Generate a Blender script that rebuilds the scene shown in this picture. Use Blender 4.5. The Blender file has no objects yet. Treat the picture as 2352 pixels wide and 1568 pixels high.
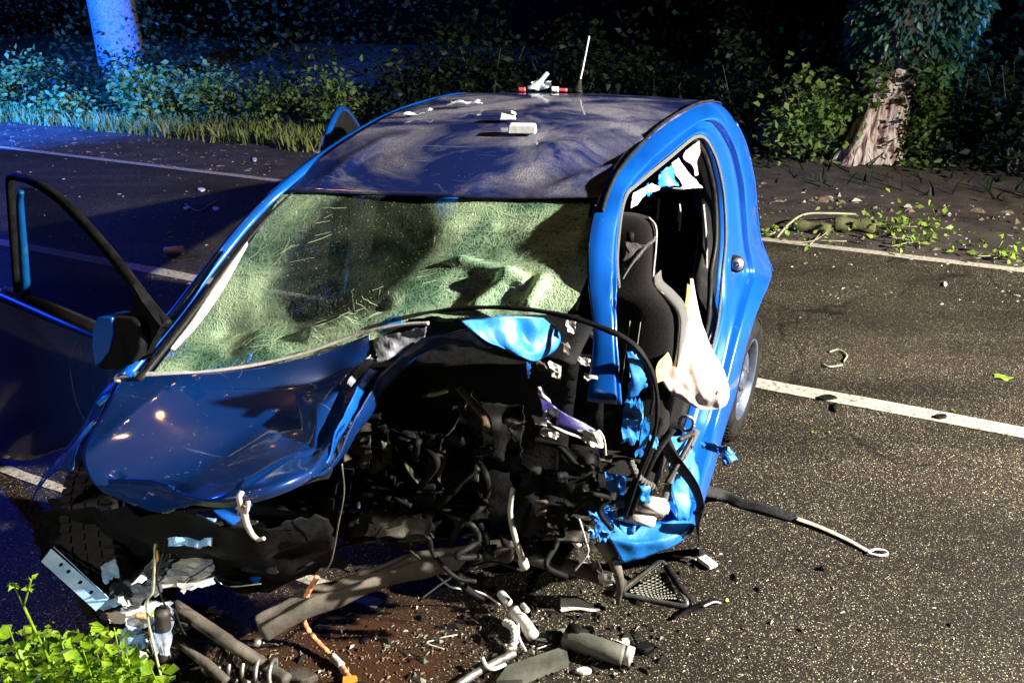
import bpy, bmesh, math, random
import numpy as np
from mathutils import Vector, Matrix, noise, Quaternion

random.seed(7); rng = np.random.RandomState(7)
sc = bpy.context.scene
COL = sc.collection
PI = math.pi

# ------------------------------------------------------------------ camera, world, lights, exposure
CAM_H, CAM_F, CAM_PITCH = 1.9, 2000.0/2352.0*36.0, 21.7
cam = bpy.data.cameras.new('camera'); cam.lens = CAM_F; cam.sensor_width = 36; cam.clip_end = 400; cam.clip_start = .05
camo = bpy.data.objects.new('camera', cam); COL.objects.link(camo)
camo.location = (0, 0, CAM_H); camo.rotation_euler = (math.radians(90-CAM_PITCH), 0, 0)
sc.camera = camo

world = bpy.data.worlds.new('World'); sc.world = world; world.use_nodes = True
wn = world.node_tree; bg = wn.nodes['Background']
sky = wn.nodes.new('ShaderNodeTexSky'); sky.sky_type = 'NISHITA'; sky.sun_disc = False
sky.sun_elevation = math.radians(-4); sky.sun_rotation = math.radians(70)
wn.links.new(sky.outputs[0], bg.inputs['Color']); bg.inputs['Strength'].default_value = 0.03
sc.view_settings.view_transform = 'Standard'; sc.view_settings.look = 'None'
sc.view_settings.exposure = 0; sc.view_settings.gamma = 1; sc.view_settings.use_curve_mapping = False
sc.cycles.use_denoising = True
sc.cycles.max_bounces = 6; sc.cycles.transparent_max_bounces = 12
sc.cycles.caustics_reflective = False; sc.cycles.caustics_refractive = False
sc.cycles.sample_clamp_indirect = 4

def aim(o, tgt):
    o.rotation_euler = (Vector(tgt)-Vector(o.location)).to_track_quat('-Z', 'Y').to_euler()
def light(name, typ, loc, energy, col, tgt=None, size=.2, spot=None, blend=.6):
    L = bpy.data.lights.new(name, typ); L.energy = energy; L.color = col
    if typ == 'SPOT': L.spot_size = math.radians(spot); L.spot_blend = blend; L.shadow_soft_size = size
    elif typ == 'SUN': L.angle = math.radians(.5)
    elif typ == 'AREA': L.size = size
    else: L.shadow_soft_size = size
    o = bpy.data.objects.new(name, L); COL.objects.link(o); o.location = loc
    if tgt is not None: aim(o, tgt)
    return o
light('moon', 'SUN', (0, 0, 30), .01, (.8, .87, 1), (-6, -2, 0))
# work floodlight of the fire crew, on the right beyond the frame, and the blue beacons of the vehicles
light('floodlight', 'SPOT', (7.6, 1.1, 4.1), 17500, (1, .94, .82), (1.0, .9, 0), size=.10, spot=160, blend=1)
light('hand_lamp', 'SPOT', (-2.2, -.6, 2.4), 280, (1, .97, .85), (-.95, 1.9, .3), size=.05, spot=38, blend=1)
light('blue_beacon', 'POINT', (-7.4, 8.8, 2.3), 900, (.01, .07, 1), size=.15)
light('blue_beacon', 'SPOT', (-7.8, 8.2, 2.8), 34000, (.01, .14, 1), (-8.2, 17, 2.2), size=.15, spot=88, blend=1)
light('blue_beacon', 'SPOT', (9.0, 7.5, 3.8), 1500, (.02, .30, 1), (4.8, 10.3, 2.6), size=.15, spot=70, blend=.8)


light('blue_beacon', 'POINT', (-4.6, 1.2, 2.2), 5, (.01, .08, 1), size=.12)

# ------------------------------------------------------------------ survey helpers
P_ = math.radians(CAM_PITCH)
FW = np.array([0, math.cos(P_), -math.sin(P_)]); UP = np.array([0, math.sin(P_), math.cos(P_)]); RT = np.array([1., 0, 0])
OC = np.array([0, 0, CAM_H])
YAW = .345; CAR = np.array([-.462, 1.87, 0])
BK = np.array([math.sin(YAW), math.cos(YAW), 0]); RI = np.array([math.cos(YAW), -math.sin(YAW), 0])
def ray(x, y): return FW + RT*((x-1176)/2000.) + UP*((784-y)/2000.)
def G(x, y, z=0.0):
    "world point at height z in the sight line of photograph point x, y"
    d = ray(x, y); return OC + d*((z-OC[2])/d[2])
def D(x, y, Y):
    "world point at distance Y in front of the camera foot"
    d = ray(x, y); return OC + d*(Y/d[1])
def at(x, y, s=None, t=None, z=None, pl=None):
    "car coordinates (t across, s towards the tail, z up) on a plane of the car"
    o = OC-CAR; d = ray(x, y)
    lo = np.array([o@RI, o@BK, o[2]]); ld = np.array([d@RI, d@BK, d[2]])
    if pl is not None:
        p0, n = np.array(pl[0]), np.array(pl[1]); k = ((p0-lo)@n)/(ld@n)
    elif s is not None: k = (s-lo[1])/ld[1]
    elif t is not None: k = (t-lo[0])/ld[0]
    else: k = (z-lo[2])/ld[2]
    return lo+ld*k
def A(*l): return [at(x, y, s=s) for x, y, s in l]

# ------------------------------------------------------------------ materials
MATS = {}
def new_mat(name):
    m = bpy.data.materials.new(name); m.use_nodes = True; MATS[name] = m
    return m, m.node_tree, m.node_tree.nodes['Principled BSDF']
def N(t, typ, **kw):
    n = t.nodes.new(typ)
    for k, v in kw.items():
        if k.startswith('i_'): n.inputs[k[2:].replace('_', ' ')].default_value = v
        else: setattr(n, k, v)
    return n
def c4(c): return (c[0], c[1], c[2], 1)
def ramp(t, src, stops):
    r = t.nodes.new('ShaderNodeValToRGB'); e = r.color_ramp.elements
    while len(e) < len(stops): e.new(.5)
    for i, (p, c) in enumerate(stops):
        e[i].position = p; e[i].color = c4(c) if hasattr(c, '__len__') else (c, c, c, 1)
    t.links.new(src, r.inputs[0]); return r.outputs[0]
def mixc(t, f, a, b):
    m = t.nodes.new('ShaderNodeMix'); m.data_type = 'RGBA'
    for s, v in ((0, f), (6, a), (7, b)):
        if hasattr(v, 'is_linked') or hasattr(v, 'links'): t.links.new(v, m.inputs[s])
        elif s == 0: m.inputs[0].default_value = v
        else: m.inputs[s].default_value = c4(v)
    return m.outputs[2]
def simple(name, c1, c2=None, scale=12, rough=.6, metal=0, bump=.15, coat=0, detail=6, lo=.35, hi=.65, bscale=None, spec=.5, trans=0, sheen=0):
    m, t, p = new_mat(name)
    tc = t.nodes.new('ShaderNodeTexCoord')
    nz = N(t, 'ShaderNodeTexNoise', i_Scale=scale, i_Detail=detail, i_Roughness=.6)
    t.links.new(tc.outputs['Object'], nz.inputs['Vector'])
    if c2 is not None:
        t.links.new(ramp(t, nz.outputs[0], [(lo, c1), (hi, c2)]), p.inputs['Base Color'])
    else: p.inputs['Base Color'].default_value = c4(c1)
    r = ramp(t, nz.outputs[0], [(.3, min(1, rough*.8)), (.7, min(1, rough*1.2))]); t.links.new(r, p.inputs['Roughness'])
    p.inputs['Metallic'].default_value = metal; p.inputs['Coat Weight'].default_value = coat; p.inputs['Coat Roughness'].default_value = .08
    p.inputs['Specular IOR Level'].default_value = spec
    if sheen: p.inputs['Sheen Weight'].default_value = sheen
    if bump:
        nb = N(t, 'ShaderNodeTexNoise', i_Scale=bscale or scale*4, i_Detail=5)
        t.links.new(tc.outputs['Object'], nb.inputs['Vector'])
        b = N(t, 'ShaderNodeBump', i_Strength=bump, i_Distance=.01); t.links.new(nb.outputs[0], b.inputs['Height'])
        t.links.new(b.outputs[0], p.inputs['Normal'])
    return m
def paint(name, base, dust, amount, rough=.32, scratches=True, chips=.25):
    m, t, p = new_mat(name)
    tc = t.nodes.new('ShaderNodeTexCoord')
    n1 = N(t, 'ShaderNodeTexNoise', i_Scale=2.6, i_Detail=7, i_Roughness=.62, i_Distortion=.9)
    n2 = N(t, 'ShaderNodeTexNoise', i_Scale=260, i_Detail=2)
    vo = N(t, 'ShaderNodeTexVoronoi', i_Scale=95)
    for n in (n1, n2, vo): t.links.new(tc.outputs['Object'], n.inputs['Vector'])
    f1 = ramp(t, n1.outputs[0], [(.62-amount*.28, 0.), (.74-amount*.20, 1.)])
    gr = ramp(t, n2.outputs[0], [(.38, .25), (.62, 1.)])
    mm = N(t, 'ShaderNodeMath', operation='MULTIPLY'); t.links.new(f1, mm.inputs[0]); t.links.new(gr, mm.inputs[1])
    m2 = N(t, 'ShaderNodeMath', operation='MULTIPLY'); t.links.new(mm.outputs[0], m2.inputs[0]); m2.inputs[1].default_value = min(1, amount*1.5)
    c = mixc(t, m2.outputs[0], base, dust)
    # specks of grit and glass lying on the paint
    vc = ramp(t, vo.outputs['Distance'], [(.0, 1.), (.16, 0.)])
    vr = N(t, 'ShaderNodeSeparateColor'); t.links.new(vo.outputs['Color'], vr.inputs[0])
    sel = ramp(t, vr.outputs[0], [(.86, 0.), (.88, 1.)])
    sp = N(t, 'ShaderNodeMath', operation='MULTIPLY'); t.links.new(vc, sp.inputs[0]); t.links.new(sel, sp.inputs[1])
    sp2 = N(t, 'ShaderNodeMath', operation='MULTIPLY'); t.links.new(sp.outputs[0], sp2.inputs[0]); sp2.inputs[1].default_value = min(1, amount*1.3)
    c = mixc(t, sp2.outputs[0], c, (.55, .56, .6))
    if scratches:
        mp = N(t, 'ShaderNodeMapping'); mp.inputs['Rotation'].default_value = (0, 0, .9); mp.inputs['Scale'].default_value = (1.2, 42, 1.2)
        t.links.new(tc.outputs['Object'], mp.inputs[0])
        ns = N(t, 'ShaderNodeTexNoise', i_Scale=1.7, i_Detail=3); t.links.new(mp.outputs[0], ns.inputs['Vector'])
        sc_ = ramp(t, ns.outputs[0], [(.69, 0.), (.73, .35)]); c = mixc(t, sc_, c, (.3, .38, .6))
    nc = N(t, 'ShaderNodeTexNoise', i_Scale=16, i_Detail=8, i_Roughness=.75, i_Distortion=1.5); t.links.new(tc.outputs['Object'], nc.inputs['Vector'])
    c = mixc(t, ramp(t, nc.outputs[0], [(.63, 0.), (.655, min(.8, chips))]), c, (.22, .25, .32))
    t.links.new(c, p.inputs['Base Color'])
    rr = N(t, 'ShaderNodeMath', operation='MULTIPLY_ADD'); t.links.new(m2.outputs[0], rr.inputs[0]); rr.inputs[1].default_value = .45; rr.inputs[2].default_value = rough
    t.links.new(rr.outputs[0], p.inputs['Roughness'])
    p.inputs['Metallic'].default_value = .25
    cw = N(t, 'ShaderNodeMath', operation='MULTIPLY_ADD'); t.links.new(m2.outputs[0], cw.inputs[0]); cw.inputs[1].default_value = -.9; cw.inputs[2].default_value = .9
    cw.use_clamp = True; t.links.new(cw.outputs[0], p.inputs['Coat Weight']); p.inputs['Coat Roughness'].default_value = .06
    b = N(t, 'ShaderNodeBump', i_Strength=.12, i_Distance=.01)
    n3 = N(t, 'ShaderNodeTexNoise', i_Scale=6, i_Detail=2); t.links.new(tc.outputs['Object'], n3.inputs['Vector'])
    t.links.new(n3.outputs[0], b.inputs['Height']); t.links.new(b.outputs[0], p.inputs['Normal'])
    return m
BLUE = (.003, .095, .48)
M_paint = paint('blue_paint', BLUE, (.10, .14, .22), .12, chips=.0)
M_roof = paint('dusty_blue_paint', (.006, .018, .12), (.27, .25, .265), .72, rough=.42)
M_paint_shaded = paint('shaded_scratched_blue_paint', (.0012, .025, .135), (.04, .055, .10), .24, rough=.34, chips=.8)  # car's blue darkened: shade put into the colour of bonnet, fender, door
M_torn = simple('torn_blue_metal', (.008, .16, .56), (.09, .28, .52), 9, rough=.5, metal=.1, bump=.3, lo=.55, hi=.8)
M_black = simple('black_plastic', (.0015, .0015, .002), (.006, .006, .007), 20, rough=.7, bump=.2, spec=.15)
M_rub = simple('rubber', (.005, .005, .0055), (.016, .0155, .015), 30, rough=.55, bump=.15)
M_tyre = simple('tyre_rubber', (.005, .005, .005), (.022, .020, .018), 14, rough=.8, bump=.3)
M_fab = simple('seat_fabric', (.005, .0047, .0047), (.013, .012, .012), 90, rough=.95, bump=.4, sheen=.3)
M_fabg = simple('grey_fabric', (.06, .058, .057), (.10, .097, .095), 90, rough=.95, bump=.4, sheen=.3)
M_pipe = simple('pale_piping', (.33, .32, .31), None, 40, rough=.8, bump=.1)
M_bag = simple('airbag_cloth', (.50, .43, .40), (.40, .31, .285), 5, rough=.85, bump=.25, bscale=60)
M_bagy = simple('yellow_cloth', (.72, .50, .16), (.55, .36, .10), 8, rough=.85, bump=.25)
M_steel = simple('scraped_steel', (.20, .19, .18), (.42, .40, .38), 14, rough=.42, metal=.7, bump=.3)
M_dsteel = simple('dirty_steel', (.012, .010, .009), (.07, .06, .048), 6, rough=.6, metal=.4, bump=.5)
M_rust = simple('muddy_metal', (.02, .016, .012), (.13, .11, .09), 5, rough=.75, metal=.2, bump=.6)
M_pale = simple('pale_plastic', (.58, .56, .52), (.42, .40, .37), 16, rough=.5, bump=.15)
M_white = simple('white_plastic', (.80, .80, .79), (.66, .66, .66), 18, rough=.4, bump=.1)
M_blgrey = simple('blue_grey_plate', (.22, .46, .80), (.42, .62, .82), 11, rough=.42, metal=.3, bump=.35)
M_crush = simple('crushed_primer_metal', (.34, .46, .68), (.62, .60, .56), 7, rough=.5, metal=.35, bump=.6)
M_cream = simple('bent_cream_edge', (.62, .64, .5), (.4, .42, .36), 16, rough=.5, bump=.2)
M_purp = simple('violet_blue_film', (.012, .008, .08), (.03, .022, .12), 10, rough=.35, bump=.2)
M_red = simple('red_plastic', (.38, .05, .06), None, rough=.4, bump=0)
M_org = simple('orange_hose', (.62, .17, .07), (.75, .36, .2), 30, rough=.6, bump=.4)
M_orgc = simple('orange_connector', (.85, .33, .03), (.7, .25, .03), 20, rough=.5, bump=.2)
M_grille = simple('grey_grille_plastic', (.03, .03, .031), (.075, .073, .07), 18, rough=.45, bump=.15)
M_greypl = simple('grey_plastic_shard', (.05, .052, .040), (.12, .125, .10), 7, rough=.6, bump=.3)
M_rim = simple('steel_wheel', (.06, .08, .13), (.12, .14, .20), 9, rough=.45, metal=.5, bump=.15)
M_belt = simple('black_webbing', (.012, .012, .014), (.03, .03, .032), 60, rough=.7, bump=.3)
M_beltd = simple('dirty_webbing', (.20, .19, .16), (.34, .32, .27), 20, rough=.85, bump=.3)
M_brown = simple('wood_splinter', (.04, .022, .01), (.09, .055, .025), 14, rough=.85, bump=.6)
M_moss = simple('mossy_bark', (.06, .07, .02), (.13, .13, .055), 9, rough=.9, bump=.6)
M_twig = simple('pale_twig', (.26, .25, .15), (.42, .40, .27), 20, rough=.8, bump=.3)

for _m, _v in ((M_rub, .18), (M_tyre, .15), (M_fab, .15), (M_belt, .15), (M_dirt, .1) if 'M_dirt' in globals() else (M_belt, .15)):
    _m.node_tree.nodes['Principled BSDF'].inputs['Specular IOR Level'].default_value = _v
M_fab.node_tree.nodes['Principled BSDF'].inputs['Sheen Weight'].default_value = .05
def leafmat(name, c1, c2, tr=.35, scale=3, rough=.5):
    m, t, p = new_mat(name)
    tc = t.nodes.new('ShaderNodeTexCoord'); nz = N(t, 'ShaderNodeTexNoise', i_Scale=scale, i_Detail=4)
    t.links.new(tc.outputs['Object'], nz.inputs['Vector'])
    col = ramp(t, nz.outputs[0], [(.35, c1), (.65, c2)]); t.links.new(col, p.inputs['Base Color']); p.inputs['Roughness'].default_value = rough; p.inputs['Specular IOR Level'].default_value = .25
    tl = t.nodes.new('ShaderNodeBsdfTranslucent'); t.links.new(col, tl.inputs[0])
    mx = t.nodes.new('ShaderNodeMixShader'); mx.inputs[0].default_value = tr
    t.links.new(p.outputs[0], mx.inputs[1]); t.links.new(tl.outputs[0], mx.inputs[2])
    t.links.new(mx.outputs[0], t.nodes['Material Output'].inputs[0]); return m
M_lf_bright = leafmat('bright_weed_leaf', (.08, .20, .004), (.30, .44, .03), .4, 28)
M_lf_mid = leafmat('shrub_leaf', (.045, .10, .02), (.11, .17, .045), .3, 1.2)
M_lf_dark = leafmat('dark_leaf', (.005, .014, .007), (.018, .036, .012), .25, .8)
M_lf_verge = leafmat('verge_shrub_leaf', (.10, .19, .04), (.24, .32, .09), .3, 2.2)  # leaf colour brightened to make up for weak light on the verge
M_ivy = leafmat('ivy_leaf', (.02, .07, .045), (.06, .15, .10), .2, 4, rough=.35)
M_grass = leafmat('verge_grass', (.14, .20, .03), (.30, .32, .10), .3, 2)
M_fresh = leafmat('fallen_fresh_leaf', (.17, .30, .03), (.30, .40, .08), .3, 8)

# ------------------------------------------------------------------ geometry helpers
def link(o, parent=None):
    COL.objects.link(o)
    if parent is not None: o.parent = parent
    return o
def mesh_obj(name, V, F, m, parent=None, smooth=True, solid=0, loc=None, mats=None, midx=None):
    me = bpy.data.meshes.new(name)
    me.from_pydata([tuple(float(c) for c in v) for v in V], [], [tuple(int(i) for i in f) for f in F])
    me.materials.append(m)
    if mats:
        for x in mats: me.materials.append(x)
        me.polygons.foreach_set('material_index', midx)
    if smooth: me.polygons.foreach_set('use_smooth', [True]*len(me.polygons))
    me.update()
    o = link(bpy.data.objects.new(name, me), parent)
    if loc is not None: o.location = tuple(loc)
    if solid:
        md = o.modifiers.new('thickness', 'SOLIDIFY'); md.thickness = solid; md.offset = -1
    return o
def thing(name, label, cat, loc=(0, 0, 0), group=None):
    o = bpy.data.objects.new(name, None); COL.objects.link(o); o.location = tuple(float(c) for c in loc); o.empty_display_size = .05
    o['label'] = label; o['category'] = cat
    if group: o['group'] = group
    return o
def tag(o, label, cat, group=None):
    o['label'] = label; o['category'] = cat
    if group: o['group'] = group
    return o
def struct(o): o['kind'] = 'structure'; return o
def recenter(o):
    "origin of a one-mesh thing at its base"
    me = o.data; n = len(me.vertices); a = np.empty(n*3); me.vertices.foreach_get('co', a); a = a.reshape(n, 3)
    c = np.array([a[:, 0].mean(), a[:, 1].mean(), a[:, 2].min()]); me.vertices.foreach_set('co', (a-c).ravel()); o.location = tuple(c); me.update(); return o
def crm(P, n):
    "Catmull-Rom resampling of a poly-line"
    P = np.array(P, float); m = len(P)
    if m == 2: return np.array([P[0]+(P[1]-P[0])*i/(n-1) for i in range(n)])
    Q = np.vstack([2*P[0]-P[1], P, 2*P[-1]-P[-2]]); out = []
    for i in range(n):
        u = i/(n-1)*(m-1); k = min(int(u), m-2); f = u-k
        a, b, c, d = Q[k], Q[k+1], Q[k+2], Q[k+3]
        out.append(.5*((2*b)+(c-a)*f+(2*a-5*b+4*c-d)*f*f+(3*b-a-3*c+d)*f**3))
    return np.array(out)
def gridpts(rows, nu, nv):
    R = [crm(r, nv) for r in rows]
    return np.array([crm([r[j] for r in R], nu) for j in range(nv)]).transpose(1, 0, 2)     # nu x nv x 3
def grid_faces(nu, nv, off=0, wrap=False):
    F = []
    for i in range(nu-1):
        for j in range(nv if wrap else nv-1):
            j2 = (j+1) % nv
            F.append((off+i*nv+j, off+i*nv+j2, off+(i+1)*nv+j2, off+(i+1)*nv+j))
    return F
def gnormals(P):
    du = np.gradient(P, axis=0); dv = np.gradient(P, axis=1); n = np.cross(dv, du)
    return n/(np.linalg.norm(n, axis=2, keepdims=True)+1e-9)
def nz3(p, s, k=0): return noise.noise(Vector((p[0]*s+k*7.3, p[1]*s-k*3.1, p[2]*s+k)))
def surf(name, rows, nu, nv, m, parent=None, amp=0, nscale=6, solid=.002, fn=None, seed=0, smooth=True, jag=0):
    P = gridpts(rows, nu, nv); Nn = gnormals(P)
    for i in range(nu):
        for j in range(nv):
            d = 0
            if amp: d += amp*(nz3(P[i, j], nscale, seed)+.5*nz3(P[i, j], nscale*2.3, seed+3))
            if fn: d += fn(i/(nu-1), j/(nv-1), P[i, j])
            P[i, j] = P[i, j]+Nn[i, j]*d
    if jag:
        for i in range(nu):
            for j, jn in ((0, 1), (nv-1, nv-2)): P[i, j] += (P[i, jn]-P[i, j])*jag*rng.rand()*1.5
        for j in range(nv):
            for i, jn in ((0, 1), (nu-1, nu-2)): P[i, j] += (P[jn, j]-P[i, j])*jag*rng.rand()*1.5
    return mesh_obj(name, P.reshape(-1, 3), grid_faces(nu, nv), m, parent, smooth, solid)
def tube_data(path, r, n=None, k=8, flat=1.0, cap=True, ell=None):
    n = n or max(8, len(path)*5)
    P = crm(path, n) if len(path) > 2 or n > 2 else np.array(path, float)
    T = np.gradient(P, axis=0); T /= np.linalg.norm(T, axis=1, keepdims=True)+1e-9
    a = np.array([0, 0, 1.]) if abs(T[0][2]) < .9 else np.array([1., 0, 0])
    u = np.cross(T[0], a); u /= np.linalg.norm(u); V = []
    for i in range(n):
        u = u-T[i]*(u@T[i]); u /= np.linalg.norm(u)+1e-9; v = np.cross(T[i], u)
        rr = r(i/(n-1)) if callable(r) else r
        for q in range(k):
            th = 2*PI*q/k; V.append(P[i]+u*math.cos(th)*rr+v*math.sin(th)*rr*flat)
    F = grid_faces(n, k, 0, True)
    if cap: F += [tuple(range(k))[::-1], tuple((n-1)*k+q for q in range(k))]
    return V, F
def tube(name, path, r, m, parent=None, n=None, k=8, flat=1.0, loc=None):
    V, F = tube_data(path, r, n, k, flat); return mesh_obj(name, V, F, m, parent, loc=loc)
def join(parts):
    V, F, I = [], [], []
    for q, pt in enumerate(parts):
        o = len(V); V += list(pt[0]); F += [tuple(i+o for i in f) for f in pt[1]]; I += [pt[2] if len(pt) > 2 else 0]*len(pt[1])
    return V, F, I
def box_data(c, d, rot=(0, 0, 0), bev=.15, taper=1.0):
    "bevelled box: c centre, d half sizes"
    bm = bmesh.new(); bmesh.ops.create_cube(bm, size=2)
    for v in bm.verts:
        if v.co.z > 0: v.co.x *= taper; v.co.y *= taper
        v.co = Vector((v.co.x*d[0], v.co.y*d[1], v.co.z*d[2]))
    if bev: bmesh.ops.bevel(bm, geom=list(bm.edges), offset=min(d)*bev, segments=2, affect='EDGES')
    from mathutils import Euler
    E_ = rot if isinstance(rot, Matrix) else Euler(rot).to_matrix()
    V = [tuple(E_ @ v.co + Vector(tuple(c))) for v in bm.verts]; F = [tuple(v.index for v in f.verts) for f in bm.faces]; bm.free(); return V, F
def box(name, c, d, m, parent=None, rot=(0, 0, 0), bev=.15, taper=1.0, smooth=False):
    V, F = box_data(c, d, rot, bev, taper); return mesh_obj(name, V, F, m, parent, smooth)
def prism_data(out, h, axis=2, noise_amp=0):
    out = [np.array(p, float) for p in out]; n = len(out); up = np.zeros(3); up[axis] = h
    V = out+[p+up for p in out]; F = [tuple(range(n))[::-1], tuple(range(n, 2*n))]+[(i, (i+1) % n, n+(i+1) % n, n+i) for i in range(n)]
    return V, F
def crumple(name, C, m, parent=None, nu=9, nv=9, amp=.012, nscale=14, jag=.9, seed=0, solid=.002, smooth=False):
    "a torn, creased metal sheet between four corners"
    a, b, c, d = [np.array(p, float) for p in C]
    return surf(name, [[a, b], [(a+d)/2, (b+c)/2], [d, c]], nu, nv, m, parent, amp, nscale, solid, None, seed, smooth, jag)
def frame_of(direction, up=(0, 0, 1)):
    z = Vector(direction).normalized(); x = Vector(up).cross(z)
    if x.length < 1e-4: x = Vector((1, 0, 0)).cross(z)
    x.normalize(); y = z.cross(x); return Matrix((x, y, z)).transposed()
def ribbon(name, path, w, m, parent=None, n=40, nrm=(0, 0, 1), th=.0016, twist=None, loc=None):
    P = crm(path, n); T = np.gradient(P, axis=0); T /= np.linalg.norm(T, axis=1, keepdims=True)
    V = []
    for i in range(n):
        nn = Vector(nrm)
        if twist: nn = Quaternion(Vector(T[i]), twist(i/(n-1))) @ nn
        sd = np.array(Vector(T[i]).cross(nn).normalized()); ww = w(i/(n-1)) if callable(w) else w
        for q in (-1, -.4, .4, 1): V.append(P[i]+sd*ww*q)
    return mesh_obj(name, V, grid_faces(n, 4), m, parent, True, th, loc)

# leaves ------------------------------------------------------------
LEAF = np.array([(0, 0, 0), (-.30, .35, .06), (0, .5, -.02), (.30, .35, .06), (0, 1, -.05)])
ROUND = np.array([(0, 0, 0), (-.44, .58, .10), (0, .5, -.04), (.44, .58, .10), (0, .98, -.02)])
LEAF_F = [(0, 2, 1), (0, 3, 2), (1, 2, 4), (2, 3, 4)]
def leaves(pts, size, dirs=None, var=.4, shape=LEAF, up=.4, r=None):
    r = r or rng; V = []; F = []; k = len(shape)
    for i, p in enumerate(pts):
        if dirs is not None: d = np.array(dirs[i], float)+r.normal(0, .35, 3)
        else: d = r.normal(0, 1, 3); d[2] = d[2]*.6-.1
        d /= np.linalg.norm(d)+1e-9
        n = r.normal(0, 1, 3); n[2] += up*3; n -= d*(n@d); n /= np.linalg.norm(n)+1e-9
        x = np.cross(d, n); s = size*(1+var*(r.rand()*2-1))
        o = len(V)
        for a in shape: V.append(p+(x*a[0]+d*a[1]+n*a[2])*s)
        F += [tuple(o+q for q in f) for f in LEAF_F]
    return V, F
def cloud(n, c, rad, r=None, shell=.5, clump=0, csize=.3):
    "points through an uneven crown volume, gathered in clumps"
    r = r or rng; out = []
    if clump:
        cc = cloud(clump, c, rad, r, shell)
        for i in range(n):
            q = cc[r.randint(clump)]; out.append(q+r.normal(0, csize, 3)*np.array([1, 1, .8]))
        return out
    for i in range(n):
        v = r.normal(0, 1, 3); v /= np.linalg.norm(v); q = (shell+(1-shell)*r.rand())*(.75+.5*noise.noise(Vector(v*2+np.array(c))))
        out.append(np.array(c)+v*q*np.array(rad))
    return out

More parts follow.
